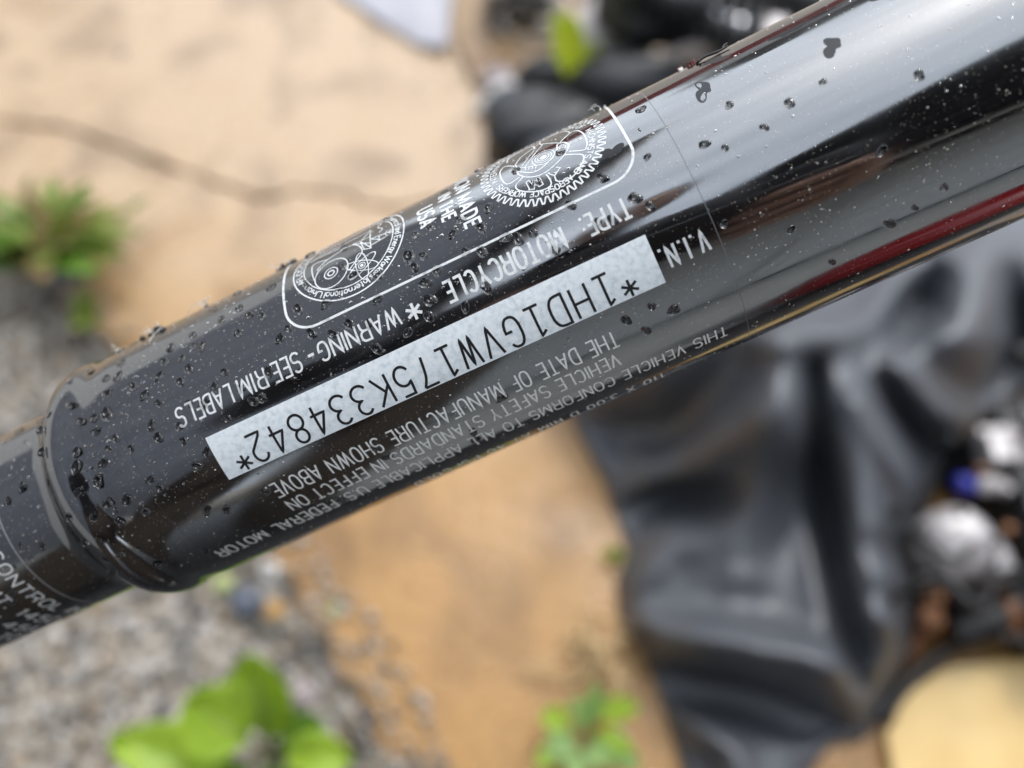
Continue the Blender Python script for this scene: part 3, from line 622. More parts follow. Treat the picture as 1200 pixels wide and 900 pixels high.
M_yel = mat('yellow_sandstone', (.7, .48, .18), .35); add_noise(M_yel, 14, 7, [(.3, (.62, .40, .13)), (.7, (.76, .55, .23))], bump=.2, dist=.002)
crack = [(-320, 165), (-120, 118), (0, 141), (70, 147), (150, 176), (230, 203), (300, 232), (345, 222), (400, 228), (445, 243), (520, 232), (600, 262), (760, 240), (980, 300), (1500, 330)]
cp = [at(u, v) for u, v in crack]
cgap = [max(.0012, .0046+.0022*sin(i*2.3)-.00035*i) for i in range(len(cp))]
up_side = [p+Vector((.003*sin(i*1.7), cgap[i], 0)) for i, p in enumerate(cp)]; lo_side = [p-Vector((0, cgap[i], 0)) for i, p in enumerate(cp)]
farP = [Vector((2.2, .8, 0)), Vector((2.2, .92, 0)), Vector((-1.8, .92, 0)), Vector((-1.8, .5, 0))]
slab(rough_edge(up_side+farP, .006, .009, 1.0), 'upper piece of wet tan concrete beyond the long crack')
low = [(1500, 945), (560, 945), (492, 945), (452, 880), (402, 795), (360, 720), (318, 650), (280, 590), (230, 540), (185, 470), (150, 415), (95, 365), (70, 330), (40, 300), (-60, 285), (-330, 300)]
slab(rough_edge(lo_side[::1]+[at(*q) for q in low], .006, .010, 1.0), 'lower piece of wet ochre concrete between the long crack and the gravel', z=-.002)
Pp = rough_edge([at(*q) for q in [(1034, 945), (1036, 860), (1058, 815), (1102, 787), (1200, 777), (1360, 770), (1360, 945)]], .012, .006, 4.0)[::-1]
bm = bmesh.new(); tp = [bm.verts.new((p.x, p.y, .012)) for p in Pp]; bt_ = [bm.verts.new((p.x, p.y, -.0)) for p in Pp]; bm.faces.new(tp)
for i in range(len(Pp)): bm.faces.new((tp[i], bt_[i], bt_[(i+1) % len(Pp)], tp[(i+1) % len(Pp)]))
tag(frombm('sandstone_flag', bm, M_yel), 'smooth yellow sandstone piece at the lower right corner', 'stone slab')
# a dark line of dirt packed into the bottom of the crack
M_dirt = mat('crack_dirt', (.2, .15, .11), .85); add_noise(M_dirt, 90, 5, [(.35, (.13, .10, .075)), (.65, (.30, .23, .17))])
V = []; Fc = []
for i, p in enumerate(spline(cp, 6)):
    V += [p+Vector((0, .014, -.012)), p+Vector((0, -.014, -.012))]
    if i: Fc.append((2*i-2, 2*i-1, 2*i+1, 2*i))
tag(mesh('crack_dirt', V, Fc, M_dirt), 'dark dirt packed along the crack in the slab', 'dirt', kind='stuff')

def stone_mesh(r, flat=.65):
    bm = bmesh.new(); bmesh.ops.create_icosphere(bm, subdivisions=1, radius=1); sd = r.uniform(0, 99)
    for v in bm.verts:
        d = 1+.35*noise.noise(v.co*1.3+Vector((sd, 0, 0))); v.co = Vector((v.co.x*d*r.uniform(.95, 1.05)*1.15, v.co.y*d, v.co.z*d*flat))
    vs_ = [v.co.copy() for v in bm.verts]; fs = [tuple(v.index for v in f.verts) for f in bm.faces]; bm.free(); return vs_, fs
protos = [stone_mesh(random.Random(k)) for k in range(10)]
grav_cols = [(.30, .26, .21), (.36, .32, .27), (.20, .185, .165), (.44, .40, .36), (.28, .21, .14), (.10, .092, .088)]
M_gr = [mat('gravel_%s' % n, c, .55) for n, c in zip(('tan', 'pale', 'grey', 'white', 'brown', 'dark'), grav_cols)]
def inside(px, py, P):
    c = False; n = len(P)
    for i in range(n):
        a = P[i]; b = P[i-1]
        if (a[1] > py) != (b[1] > py) and px < (b[0]-a[0])*(py-a[1])/(b[1]-a[1])+a[0]: c = not c
    return c
def pebbles(name, poly, count, zr, label, seed, zoff=-.03):
    r = random.Random(seed); us = [q[0] for q in poly]; vs2 = [q[1] for q in poly]; V = []; Fc = []; MI = []; k = 0
    while k < count:
        u, v = r.uniform(min(us), max(us)), r.uniform(min(vs2), max(vs2))
        if not inside(u, v, poly): continue
        k += 1; p = at(u, v, zoff); sz = zr[0]+(zr[1]-zr[0])*r.random()**3.2; M = Matrix.Rotation(r.uniform(0, 6.28), 3, 'Z') @ Matrix.Rotation(r.uniform(-.5, .5), 3, 'X')
        vv, ff = protos[r.randrange(10)]; b0 = len(V); mi = r.choice([0, 0, 1, 1, 2, 3, 4, 5])
        for q in vv: V.append(p+(M @ q)*sz+Vector((0, 0, sz*.3)))
        for f in ff: Fc.append(tuple(b0+i for i in f)); MI.append(mi)
    o = mesh(name, V, Fc); [o.data.materials.append(m) for m in M_gr]; o.data.polygons.foreach_set('material_index', MI); tag(o, label, 'gravel', kind='stuff'); return o
gp = [(-200, 340), (60, 345), (140, 430), (230, 560), (330, 680), (430, 850), (480, 950), (-200, 950)]
pebbles('gravel', gp, 10500, (.0014, .0095), 'mixed grey and tan gravel beside the slab at lower left', 11)
pebbles('edge_pebbles', [(280, 580), (330, 650), (400, 740), (470, 880), (490, 945), (400, 945), (360, 830), (260, 660), (230, 600)], 420, (.003, .012), 'larger pebbles and crumbs along the broken slab edge', 12, -.022)
pebbles('spilled_crumbs', [(300, 590), (360, 620), (440, 720), (520, 860), (545, 945), (460, 945), (400, 850), (320, 700), (270, 620)], 420, (.0012, .006), 'small crumbs and grit spilled over the slab edge', 14, .0)
pebbles('spilled_crumbs', [(60, 330), (110, 350), (170, 400), (250, 500), (220, 520), (140, 430), (80, 370)], 160, (.0012, .005), 'grit spilled over the slab edge left of the tube', 15, .0)
M_st = {'blue': mat('blue_grey_stone', (.10, .11, .14), .35), 'white': mat('white_stone', (.62, .60, .58), .5), 'ochre': mat('ochre_stone', (.45, .26, .09), .5), 'green': mat('mossy_stone', (.35, .38, .16), .7), 'mauve': mat('mauve_stone', (.36, .30, .30), .5)}
for m in M_st.values(): add_noise(m, 220, 5, bump=.3, dist=.001)
def stone(u, v, z, sz, m, label, seed, sq=(1, 1)):
    bm = bmesh.new(); bmesh.ops.create_icosphere(bm, subdivisions=3, radius=1)
    for q in bm.verts:
        d = 1+.3*noise.noise(q.co*1.2+Vector((seed*7.1, 0, 0)))+.08*noise.noise(q.co*4+Vector((seed, 3, 0))); q.co = Vector((q.co.x*d*sq[0]*sz, q.co.y*d*sq[1]*sz, q.co.z*d*.62*sz))
    o = frombm('stone', bm, M_st[m], None, True); o.location = at(u, v, z+sz*.4); tag(o, label, 'stone', 'larger stones along the broken slab edge'); return o
stone(290, 705, -.02, .017, 'blue', 'blue grey stone below the tube lip at the slab edge', 1)
stone(318, 668, -.012, .012, 'white', 'white stone touching the underside edge of the tube, above the blue grey stone', 2)
stone(262, 684, -.015, .010, 'green', 'yellow green mossy stone tucked under the tube lip', 3)
stone(322, 715, -.015, .010, 'ochre', 'ochre stone to the right of the blue grey stone', 4)
stone(395, 720, -.012, .012, 'green', 'mossy stone higher up among the debris at the slab edge', 5)
stone(405, 768, -.015, .010, 'white', 'pale round stone below the mossy debris', 6)
stone(398, 785, -.018, .013, 'mauve', 'mauve stone just under the pale round stone', 7)
stone(360, 815, -.02, .014, 'mauve', 'mauve stone beside the tip of the big leafy plant', 8)
stone(428, 850, -.02, .013, 'blue', 'blue grey stone lowest along the slab edge', 9)
stone(455, 870, -.012, .009, 'mauve', 'small mauve stone resting on the slab edge', 10)
stone(722, 868, 0, .011, 'white', 'white pebble among the thin seedling leaves', 11)
stone(90, 318, -.02, .026, 'blue', 'dark stone under the leafy weed at left', 12, (1.3, 1))
stone(142, 60, 0, .006, 'mauve', 'tiny grey crumb alone on the far slab', 13)

# ------------------------------------------------------------------ plants
def leafmat(name, a, b_, tr=.35):
    m = mat(name, a, .38); add_noise(m, 45, 5, [(.3, a), (.7, b_)])
    N, L, b = nodes(m); b.inputs['Transmission Weight'].default_value = 0
    t = N.new('ShaderNodeBsdfTranslucent'); t.inputs[0].default_value = (b_[0]*1.5, b_[1]*1.5, b_[2], 1); x = N.new('ShaderNodeMixShader'); x.inputs[0].default_value = tr
    o = N['Material Output']; L.new(b.outputs[0], x.inputs[1]); L.new(t.outputs[0], x.inputs[2]); L.new(x.outputs[0], o.inputs[0]); return m
M_lf = leafmat('fresh_green_leaf', (.30, .44, .03), (.46, .60, .08), .42); M_lf2 = leafmat('mid_green_leaf', (.17, .23, .04), (.32, .38, .09)); M_lf4 = leafmat('deep_green_leaf', (.10, .22, .02), (.19, .33, .04)); M_dryleaf = leafmat('browned_leaf', (.20, .13, .05), (.30, .22, .08), .2); M_rib = mat('pale_leaf_rib', (.34, .42, .14), .5); M_lf3 = leafmat('yellow_green_leaf', (.36, .42, .02), (.46, .52, .05)); M_stem = mat('plant_stem', (.16, .2, .06), .5); M_dry = mat('dry_stalk', (.62, .46, .24), .7)
M_leafpale = leafmat('pale_seedling_leaf', (.18, .32, .08), (.34, .48, .16))
def leaf(parent, base, direc, L, W, m, curl=.25, seed=0, lift=.3, fold=.12, tipw=1.0):
    """one leaf blade with a midrib fold, wavy rim and thickness; base point local to the plant"""
    d = Vector((direc[0], direc[1], 0)).normalized(); sd_ = Vector((-d.y, d.x, 0)); V = []; Fc = []; n, k = 12, 4
    for i in range(n+1):
        t = i/n; c = base+d*(L*(t-.06*curl*t*t))+Vector((0, 0, L*(lift*t-curl*t*t)))
        wv = W*.5*(sin(pi*t**.8)**.75)*(1 if t < .99 else .0)+.0006
        for j in range(-k, k+1):
            q = j/k; wob = .05*W*sin(t*14+j*2+seed)*abs(q)
            V.append(c+sd_*(wv*q)+Vector((0, 0, fold*W*abs(q)**1.3+wob)))
    w_ = 2*k+1
    for i in range(n):
        for j in range(2*k): Fc.append((i*w_+j, i*w_+j+1, (i+1)*w_+j+1, (i+1)*w_+j))
    o = mesh('leaf', V, Fc, m, parent); md = o.modifiers.new('thickness', 'SOLIDIFY'); md.thickness = .0006; return o
def plant(name, u, v, z, label, cat='plant', group=None):
    r = empty(name, at(u, v, z)); tag(r, label, cat, group); return r
def toward(root, u, v, z): return at(u, v, z)-Vector(root.location)
def leaf_to(root, u0, v0, u1, v1, z0, z1, W, m, seed=0, curl=.2, fold=.12):
    p = toward(root, u0, v0, z0); q = toward(root, u1, v1, z1); d = q-p; L = math.hypot(d.x, d.y); return leaf(root, p, d, L, W, m, curl, seed, (q.z-p.z)/L+curl, fold)
pl = plant('broadleaf_weed', 330, 880, -.03, 'bright green broad leaved weed growing in the gravel at the bottom')
Z = -.03
for (u0, v0, u1, v1, z0, z1, W, cu, m) in [(312, 862, 300, 768, .035, .105, .054, .15, M_lf), (318, 868, 322, 790, .03, .075, .036, .25, M_lf), (292, 872, 222, 820, .05, .095, .066, .22, M_lf), (282, 905, 128, 868, .035, .06, .050, .28, M_lf),
      (300, 930, 205, 908, .03, .03, .036, .3, M_lf4), (330, 872, 384, 846, .02, .035, .032, .35, M_lf4), (338, 888, 418, 892, .03, .03, .040, .45, M_lf), (318, 905, 330, 980, .05, .05, .06, .3, M_lf4), (305, 925, 215, 975, .04, .03, .045, .3, M_lf4)]:
    lf = leaf_to(pl, u0, v0, u1, v1, z0, z1, W, m, u1, cu, .2); p = toward(pl, u0, v0, z0); q = toward(pl, u1, v1, z1)
    tube('rib', spline([p, (p+q)*.5+Vector((0, 0, .0016+.11*cu*(q-p).length)), p+(q-p)*.86+Vector((0, 0, .001+.04*cu*(q-p).length))], 5), [.0016]*5+[.0010]*6, M_rib, lf, 5)
    tube('stem', spline([Vector((0, 0, -.005)), p*.5+Vector((0, 0, .01)), p], 4), .0022, M_stem, pl, 6)
pw = plant('grassy_weed', 70, 292, -.03, 'clump of narrow leaved weed at the left edge by the cracked slab')
r = random.Random(21)
for k in range(62):
    an = r.uniform(0, 2*pi); rr_ = r.uniform(24, 100); u0 = 62+r.uniform(-30, 30); v0 = 290+r.uniform(-18, 22); u1 = u0+rr_*cos(an)*1.2; v1 = v0-abs(rr_*sin(an))*.72 if r.random() < .72 else v0+rr_*.5*abs(sin(an))
    leaf_to(pw, u0, v0, u1, v1, r.uniform(0, .03), r.uniform(.02, .08), r.uniform(.016, .030), r.choice([M_lf2, M_lf2, M_lf2, M_lf4, M_dryleaf]), k, r.uniform(.1, .5))
for k in range(6): tube('stem', spline([Vector((0, 0, -.01)), Vector((r.uniform(-.03, .03), r.uniform(-.01, .04), .03)), Vector((r.uniform(-.06, .06), r.uniform(0, .07), .06))], 4), .0016, M_dry, pw, 6)
leaf_to(pw, 132, 265, 178, 232, .03, .08, .016, M_lf2, 3); leaf_to(pw, 30, 260, 38, 206, .03, .08, .02, M_lf2, 4)
ps = plant('small_weed', 102, 372, -.03, 'small bright weed sprig standing below the left leafy clump')
for k, (u1, v1) in enumerate([(98, 338), (116, 350), (86, 356), (112, 385), (92, 388)]): leaf_to(ps, 102, 372, u1, v1, .01, .03, .022, M_lf2, k)
pd = plant('seedling', 690, 850, 0, 'thin seedling with pale green leaves on the ochre slab at bottom centre')
for k, (u0, v0, u1, v1, W) in enumerate([(668, 850, 632, 838, .022), (672, 862, 640, 885, .024), (690, 850, 700, 800, .016), (700, 835, 750, 828, .020), (690, 870, 715, 900, .022), (680, 880, 668, 915, .022), (700, 860, 742, 880, .018), (690, 855, 668, 815, .014), (715, 870, 748, 905, .02), (660, 870, 628, 900, .018)]):
    leaf_to(pd, u0, v0, u1, v1, .025, .035, W, M_leafpale if k % 3 else M_lf, k)
for (u1, v1) in [(700, 800), (668, 850), (700, 835), (690, 870), (672, 862)]: tube('stem', spline([Vector((0, 0, 0)), toward(pd, u1, v1, .03)*.5+Vector((0, 0, .012)), toward(pd, u1, v1, .03)], 4), .0012, M_stem, pd, 6)
pg = plant('dry_weed', 700, 770, 0, 'tangle of dry straw coloured stalks above the seedling', 'dry plant')
r = random.Random(5)
for k in range(46):
    a_ = r.uniform(0, 2*pi); l_ = r.uniform(.015, .055); p = Vector((r.gauss(0, .016), r.gauss(0, .014), .001)); q = p+Vector((cos(a_)*l_, sin(a_)*l_, r.uniform(.004, .035)))
    tube('stalk', spline([p, (p+q)*.5+Vector((r.gauss(0, .006), r.gauss(0, .006), .006)), q], 4), .0011, M_dry, pg, 5)
pm = plant('moss_tuft', 718, 655, 0, 'tiny green tuft at the foot of the black sheet', 'plant')
for k in range(7): leaf_to(pm, 718, 655, 718+14*cos(k*.9), 655-13*abs(sin(k*.9))-3, .001, .02, .008, M_lf, k)
py = plant('yellow_leaf', 662, 62, .04, 'single yellow green leaf standing among the black parts at the top', 'leaf')
leaf_to(py, 682, 92, 648, 22, .08, .15, .075, M_lf3, 1, .1); leaf_to(py, 684, 88, 700, 52, .08, .13, .04, M_lf3, 5, .2)

# ------------------------------------------------------------------ black sheet
M_tarp = mat('black_vinyl_sheet', (.064, .069, .079), .46, ior=1.75)
add_noise(M_tarp, 900, 3, bump=.12, dist=.0006); add_noise(M_tarp, 25, 6, rough=(.42, .52), rscale=14)
OUT = [(560, 222), (588, 190), (600, 150), (640, 118), (700, 96), (760, 70), (830, 30), (900, -50), (1330, -60), (1330, 430), (1215, 462), (1150, 492), (1110, 540), (1085, 610), (1088, 690), (1066, 770), (1040, 822), (1013, 868), (975, 870), (950, 905), (945, 965), (815, 965), (800, 900), (772, 810), (752, 762), (728, 740), (722, 680), (735, 640), (705, 560), (676, 505), (655, 440), (600, 330)]
def segd(u, v, a, b):
    dx, dy = b[0]-a[0], b[1]-a[1]; t = max(0, min(1, ((u-a[0])*dx+(v-a[1])*dy)/(dx*dx+dy*dy))); return math.hypot(u-a[0]-dx*t, v-a[1]-dy*t), t
def edge_d(u, v): return min(segd(u, v, OUT[i-1], OUT[i])[0] for i in range(len(OUT)))
RG = [  # polyline, half width px, height m
 ([(925, 385), (915, 470), (890, 570), (868, 660)], 44, .050), ([(950, 430), (958, 540), (980, 680), (1008, 800)], 15, -.06), ([(988, 395), (1000, 520), (1032, 680), (1045, 770)], 30, .045),
 ([(742, 742), (850, 752), (935, 770), (1000, 800)], 30, .055), ([(770, 800), (870, 815), (960, 850)], 26, -.05), ([(800, 840), (860, 880), (880, 960)], 22, .03),
 ([(728, 610), (780, 588), (850, 580)], 20, -.05), ([(770, 545), (830, 530), (870, 500)], 34, .03), ([(700, 500), (780, 500), (860, 440)], 44, -.05), ([(730, 690), (790, 640), (840, 630)], 26, .022),
 ([(1010, 470), (1060, 560), (1090, 620)], 20, .04), ([(1040, 450), (1085, 540)], 14, -.035), ([(1050, 430), (1120, 500), (1180, 520)], 22, .045), ([(1035, 640), (1075, 650), (1090, 620)], 20, -.04),
 ([(1150, 300), (1130, 390), (1060, 420)], 40, .06), ([(1090, 330), (1060, 390)], 26, -.05), ([(1185, 330), (1200, 400), (1160, 460)], 24, -.05), ([(900, 400), (1010, 380), (1100, 300)], 26, .03),
 ([(1025, 720), (1050, 740), (1055, 790)], 18, .03), ([(930, 850), (980, 850), (1010, 862)], 14, -.02),
 ([(600, 190), (680, 140), (800, 110)], 22, .05), ([(640, 150), (740, 130), (830, 80)], 14, -.04), ([(740, 95), (800, 90), (860, 40)], 22, .06), ([(780, 60), (840, 60), (900, 10)], 14, -.04), ([(850, 20), (930, 10)], 20, .05)]
def th(u, v):
    d = edge_d(u, v); bl = 1/(1+math.exp((u-955)/22)); S = 1/(1+math.exp((v-505-.18*(u-830))/24))
    low_ = 1/(1+math.exp((v-792-.10*(u-880))/9)); up = 1-math.exp(-d/60)
    base = .008+up*(.055*(.35+.65*low_)+.115*S*bl*(1 if v > 250 else .5)+.07*(1-bl)*(.75+.25*cos((v-560)/150)))
    for P, wd, H in RG:
        best = 1e9; tt = 0; n_ = len(P)-1
        for i in range(n_):
            dd, t_ = segd(u, v, P[i], P[i+1])
            if dd < best: best = dd; tt = (i+t_)/n_
        if best < wd*3: base += H*math.exp(-(best/wd)**2*(1.0 if H > 0 else 1.3))*(.35+.65*sin(pi*min(1, max(0, .12+.8*tt))))*min(1, d/30+.1)
    p = Vector((u*.006, v*.006, 1.5)); base += .012*min(1, d/40)*noise.noise(p*1.2)+.0025*min(1, d/40)*(1-abs(noise.noise(Vector((p.x*2.2+4, p.y*1.0+4, 0))))*2)+.002*noise.noise(p*5)*min(1, d/30)
    return max(.003, base)
NX, NY = 118, 156; u0, u1, v0, v1 = 545, 1345, -75, 980; idx = {}; V = []; Fc = []
def snap(u, v): return u, v
for j in range(NY+1):
    for i in range(NX+1):
        u = u0+(u1-u0)*i/NX; v = v0+(v1-v0)*j/NY
        if inside(u, v, OUT):
            idx[(i, j)] = len(V); V.append(at(u, v, th(u, v)))
        else:
            d, k = min((segd(u, v, OUT[q-1], OUT[q])+(q,) for q in range(len(OUT))), key=lambda x: x[0])[0], 0
            if d < 9:
                q = min(range(len(OUT)), key=lambda q: segd(u, v, OUT[q-1], OUT[q])[0]); dd, t_ = segd(u, v, OUT[q-1], OUT[q])
                uu, vv_ = OUT[q-1][0]+(OUT[q][0]-OUT[q-1][0])*t_, OUT[q-1][1]+(OUT[q][1]-OUT[q-1][1])*t_
                idx[(i, j)] = len(V); V.append(at(uu, vv_, .003))
for j in range(NY):
    for i in range(NX):
        k = [(i, j), (i+1, j), (i+1, j+1), (i, j+1)]
        if all(q in idx for q in k): Fc.append(tuple(idx[q] for q in k)[::-1])
tarp = mesh('plastic_sheet', V, Fc, M_tarp); tag(tarp, 'large crumpled black vinyl sheet with deep folds lying on the slab', 'plastic sheet')
md = tarp.modifiers.new('round', 'SUBSURF'); md.levels = md.render_levels = 1
md = tarp.modifiers.new('thickness', 'SOLIDIFY'); md.thickness = .0012

# ------------------------------------------------------------------ parts lying around the sheet
M_blk = mat('black_plastic', (.014, .014, .015), .38); M_iron = mat('black_cast_iron', (.02, .02, .021), .5); add_noise(M_iron, 160, 4, bump=.3, dist=.001)
M_alu = mat('cast_aluminium', (.62, .61, .60), .5, metal=.4); add_noise(M_alu, 60, 4, [(.35, (.30, .27, .27)), (.65, (.62, .59, .58))], bump=.15, dist=.001)
M_chr = mat('dull_chrome', (.78, .78, .79), .18, metal=1); M_copper = mat('rusty_steel', (.22, .10, .045), .6, metal=.3); M_blue = mat('blue_plastic', (.02, .025, .26), .45); M_pale = mat('pale_plastic', (.50, .46, .45), .45)
M_cable = mat('black_cable', (.012, .012, .012), .4); M_glare = mat('sky_glare_white', (.38, .37, .40), .45)
def P_at(u, v, z): return at(u, v, z)
eg = empty('engine_block', at(1195, 640, 0)); tag(eg, 'black engine block with a pale round cover lying right of the sheet', 'engine')
def loc(u, v, z): return at(u, v, z)-Vector(eg.location)
c = loc(1215, 640, .0); box('crankcase', (c.x+.02, c.y, .05), (.16, .21, .10), M_iron, eg, .014)
for k in range(5): c = loc(1180, 600, 0); box('cooling_fin', (c.x+.04, c.y-.09+.05*k, .112), (.12, .008, .024), M_iron, eg, .002)
c = loc(1118, 640, .075); Mx = Matrix.Translation(c) @ Matrix.Rotation(-.35, 4, 'Y') @ Matrix.Rotation(.3, 4, 'X')
lathe('round_cover', [(-.03, .031), (0, .034), (.005, .033), (.01, .030), (.016, .024), (.020, .015), (.021, .006)], M_alu, eg, 36, Mx)
for k in range(5):
    a_ = k*2*pi/5; lathe('bolt', [(0, .004), (.012, .004), (.013, .003)], M_iron, eg, 6, Mx @ Matrix.Translation((.028*cos(a_), .028*sin(a_), .004)))
c = loc(1165, 655, .08); lathe('side_boss', [(-.02, .02), (.0, .021), (.006, .018), (.009, .008)], M_alu, eg, 24, Matrix.Translation(c) @ Matrix.Rotation(.5, 4, 'Y'))
c = loc(1100, 690, .03); lathe('drain_plug', [(-.02, .018), (.01, .018), (.014, .014)], M_iron, eg, 6, Matrix.Translation(c))
c = loc(1125, 700, .04); lathe('drain_plug', [(-.02, .015), (.012, .016), (.02, .010)], M_blk, eg, 20, Matrix.Translation(c))
rq = random.Random(77)
for k in range(14):
    u, v = rq.uniform(1085, 1200), rq.uniform(495, 750)
    if math.hypot(u-1120, v-640) < 45: continue
    c = loc(u, v, rq.uniform(.08, .12)); lathe('bolt', [(0, .005), (.008, .005), (.009, .0035)], rq.choice([M_alu, M_copper, M_iron, M_iron, M_iron]), eg, 6, Matrix.Translation(c) @ Matrix.Rotation(rq.uniform(-.8, .8), 4, 'X'))
for k in range(5):
    u, v = rq.uniform(1095, 1190), rq.uniform(500, 700); p = loc(u, v, .10); tube('wire', spline([p, p+Vector((rq.uniform(-.05, .05), rq.uniform(-.05, .05), .03)), p+Vector((rq.uniform(-.09, .09), rq.uniform(-.09, .09), -.02))], 5), .003, M_cable, eg, 6)
br = empty('aluminium_bracket', at(1172, 535, .07)); tag(br, 'bare silver cast bracket above the blue connector at the right edge', 'bracket')
bm = bmesh.new()
for (x, y, z, sx_, sy_, sz_) in [(0, 0, .02, .06, .034, .02), (.022, .012, .034, .022, .05, .02), (-.022, -.008, .03, .018, .03, .024)]: bmbox(bm, (x, y, z), (sx_, sy_, sz_))
frombm('bracket_body', bm, M_alu, br, False, .004)
lathe('mounting_eye', [(-.004, .014), (.03, .014), (.032, .009)], M_alu, br, 20, Matrix.Translation((.04, -.01, .02)))
box('bracket_foot', (0, .004, -.03), (.05, .03, .082), M_iron, br, .004)
cn = empty('wire_connector', at(1143, 568, .09)); tag(cn, 'blue wire connector with a pale plug on the engine', 'connector')
Mx = Matrix.Rotation(pi/2, 4, 'Y')
lathe('blue_housing', [(-.018, .006), (-.017, .009), (-.002, .009), (-.001, .007)], M_blue, cn, 12, Mx); lathe('pale_plug', [(-.001, .0085), (.016, .0085), (.018, .006), (.026, .006)], M_pale, cn, 12, Mx)
lathe('blue_ring', [(.026, .008), (.036, .007), (.037, .005)], M_iron, cn, 12, Mx); tube('wire', spline([(.036, 0, 0), (.06, .004, .004), (.09, -.01, -.02)], 5), .0025, M_cable, cn, 8)
tag(tube('black_cable', spline([at(1030, 846, .012), at(1065, 800, .016), at(1105, 765, .02), at(1150, 735, .035), at(1210, 680, .06), at(1290, 600, .05)], 6), .006, M_cable, None, 10), 'thick black cable running from the foot of the sheet to the right edge', 'cable')
bt = empty('rusty_bolts', at(1090, 725, .0)); bt.name = 'rusty_bracket'; tag(bt, 'rusty brown steel strap beside the cable under the engine', 'bracket')
c0 = Vector(bt.location)
tube('strap', spline([at(1088, 690, .05)-c0, at(1092, 712, .035)-c0, at(1078, 740, .02)-c0, at(1062, 772, .01)-c0], 5), .009, M_copper, bt, 8)
for (u, v) in [(1088, 700), (1086, 728)]: lathe('bolt', [(0, .011), (.012, .011), (.014, .008)], M_copper, bt, 6, Matrix.Translation(at(u, v, .045)-c0))
h = empty('black_hose', at(1180, 735, .0)); tag(h, 'black ribbed hose lying under the engine at the right edge', 'hose')
c0 = Vector(h.location); pts = spline([at(1120, 745, .03)-c0, at(1160, 728, .04)-c0, at(1200, 712, .045)-c0, at(1270, 690, .04)-c0], 10)
tube('hose_wall', pts, [.016+.002*(i % 2) for i in range(len(pts))], M_blk, h, 12); lathe('hose_clamp', [(-.005, .02), (.005, .02)], M_copper, h, 20, Matrix.Translation(at(1182, 722, .042)-c0) @ Matrix.Rotation(1.3, 4, 'Y'))
M_pap = empty('x'); bpy.data.objects.remove(M_pap)
# far parts at the top of the picture
pp = []
Pq = [(420, -60), (548, -60), (524, 40), (508, 52), (470, 36), (440, 10)]
bm = bmesh.new(); nU = 16
V = []; Fc = []
for j in range(nU+1):
    for i in range(nU+1):
        v = -80+(56+80)*j/nU; ul = 392+max(0, v+10)/66*104+6*noise.noise(Vector((v*.06, 3, 0))); ur = 530-.12*max(0, v)+3*noise.noise(Vector((v*.09, 7, 0)))
        u = ul+(ur-ul)*i/nU; V.append(at(u, v, .003+.010*(1+noise.noise(Vector((u*.03, v*.03, 0))))*(.25+(i/nU)*.6)))
for j in range(nU):
    for i in range(nU): Fc.append((j*(nU+1)+i, (j+1)*(nU+1)+i, (j+1)*(nU+1)+i+1, j*(nU+1)+i+1))
bm.free()
o = mesh('glare_sheet', V, Fc, M_glare); tag(o, 'pale crumpled sheet put in for sky glare on the far slab at the top edge', 'glare patch'); o.modifiers.new('thickness', 'SOLIDIFY').thickness = .0008  # sky glare on the wet slab, put in as a pale sheet
M_board = mat('rust_brown_cardboard', (.26, .16, .07), .45); add_noise(M_board, 30, 5, [(.35, (.18, .10, .045)), (.65, (.34, .22, .10))])
V = [at(u, v, z) for z in (.003, .012) for (u, v) in [(530, -60), (640, -60), (606, 60), (590, 112), (556, 92), (532, 45)]]; n = 6
o = mesh('cardboard_scrap', V, [tuple(range(6))[::-1], tuple(range(6, 12))]+[(i, (i+1) % 6, 6+(i+1) % 6, 6+i) for i in range(6)], M_board, None, False); tag(o, 'flat wet brown cardboard scrap between the pale glare sheet and the black parts', 'cardboard')
bmesh_fix = bmesh.new(); bmesh_fix.from_mesh(o.data); bmesh.ops.recalc_face_normals(bmesh_fix, faces=bmesh_fix.faces); bmesh_fix.to_mesh(o.data); bmesh_fix.free()
def lump(name, u, v, z, s, m, label, cat, seed, amp=.3, group=None):
    bm = bmesh.new(); bmesh.ops.create_icosphere(bm, subdivisions=3, radius=1)
    for q in bm.verts:
        d = 1+amp*noise.noise(q.co*1.5+Vector((seed*3.3, 1, 0)))+amp*.5*(1-2*abs(noise.noise(q.co*2.7+Vector((seed, 0, 2)))))
        q.co = Vector((q.co.x*d*s[0], q.co.y*d*s[1], max(-s[2]*.7, q.co.z*d*s[2])))
    o = frombm(name, bm, m, None, True); o.location = at(u, v, z+s[2]*.6); tag(o, label, cat, group); return o
cs = empty('carburettor', at(612, 22, .0)); tag(cs, 'black carburettor body with bolts at the top beside the yellow green leaf', 'engine part')
box('float_bowl', (0, 0, .03), (.10, .08, .06), M_blk, cs, .012); lathe('intake_throat', [(0, .036), (.05, .036), (.054, .03), (.05, .024), (.01, .024)], M_blk, cs, 28, Matrix.Translation((-.01, .01, .055)) @ Matrix.Rotation(.4, 4, 'Y'))
lathe('bolt', [(0, .007), (.012, .007), (.014, .005)], M_chr, cs, 6, Matrix.Translation((.03, -.02, .058))); lathe('bolt', [(0, .007), (.012, .007), (.014, .005)], M_chr, cs, 6, Matrix.Translation((-.035, -.03, .058)))
tube('fuel_pipe', spline([(.04, .02, .03), (.09, .01, .05), (.12, -.03, .02)], 5), .006, M_blk, cs, 10)
lump('crumpled_cup', 712, 52, .03, (.055, .05, .05), M_pale, 'crumpled white plastic cup right of the yellow green leaf', 'cup', 2, .35)
lump('plaster_lump', 606, 112, .0, (.040, .026, .016), M_st['white'], 'white plaster lump at the top end of the black sheet', 'rubble', 4, .4)
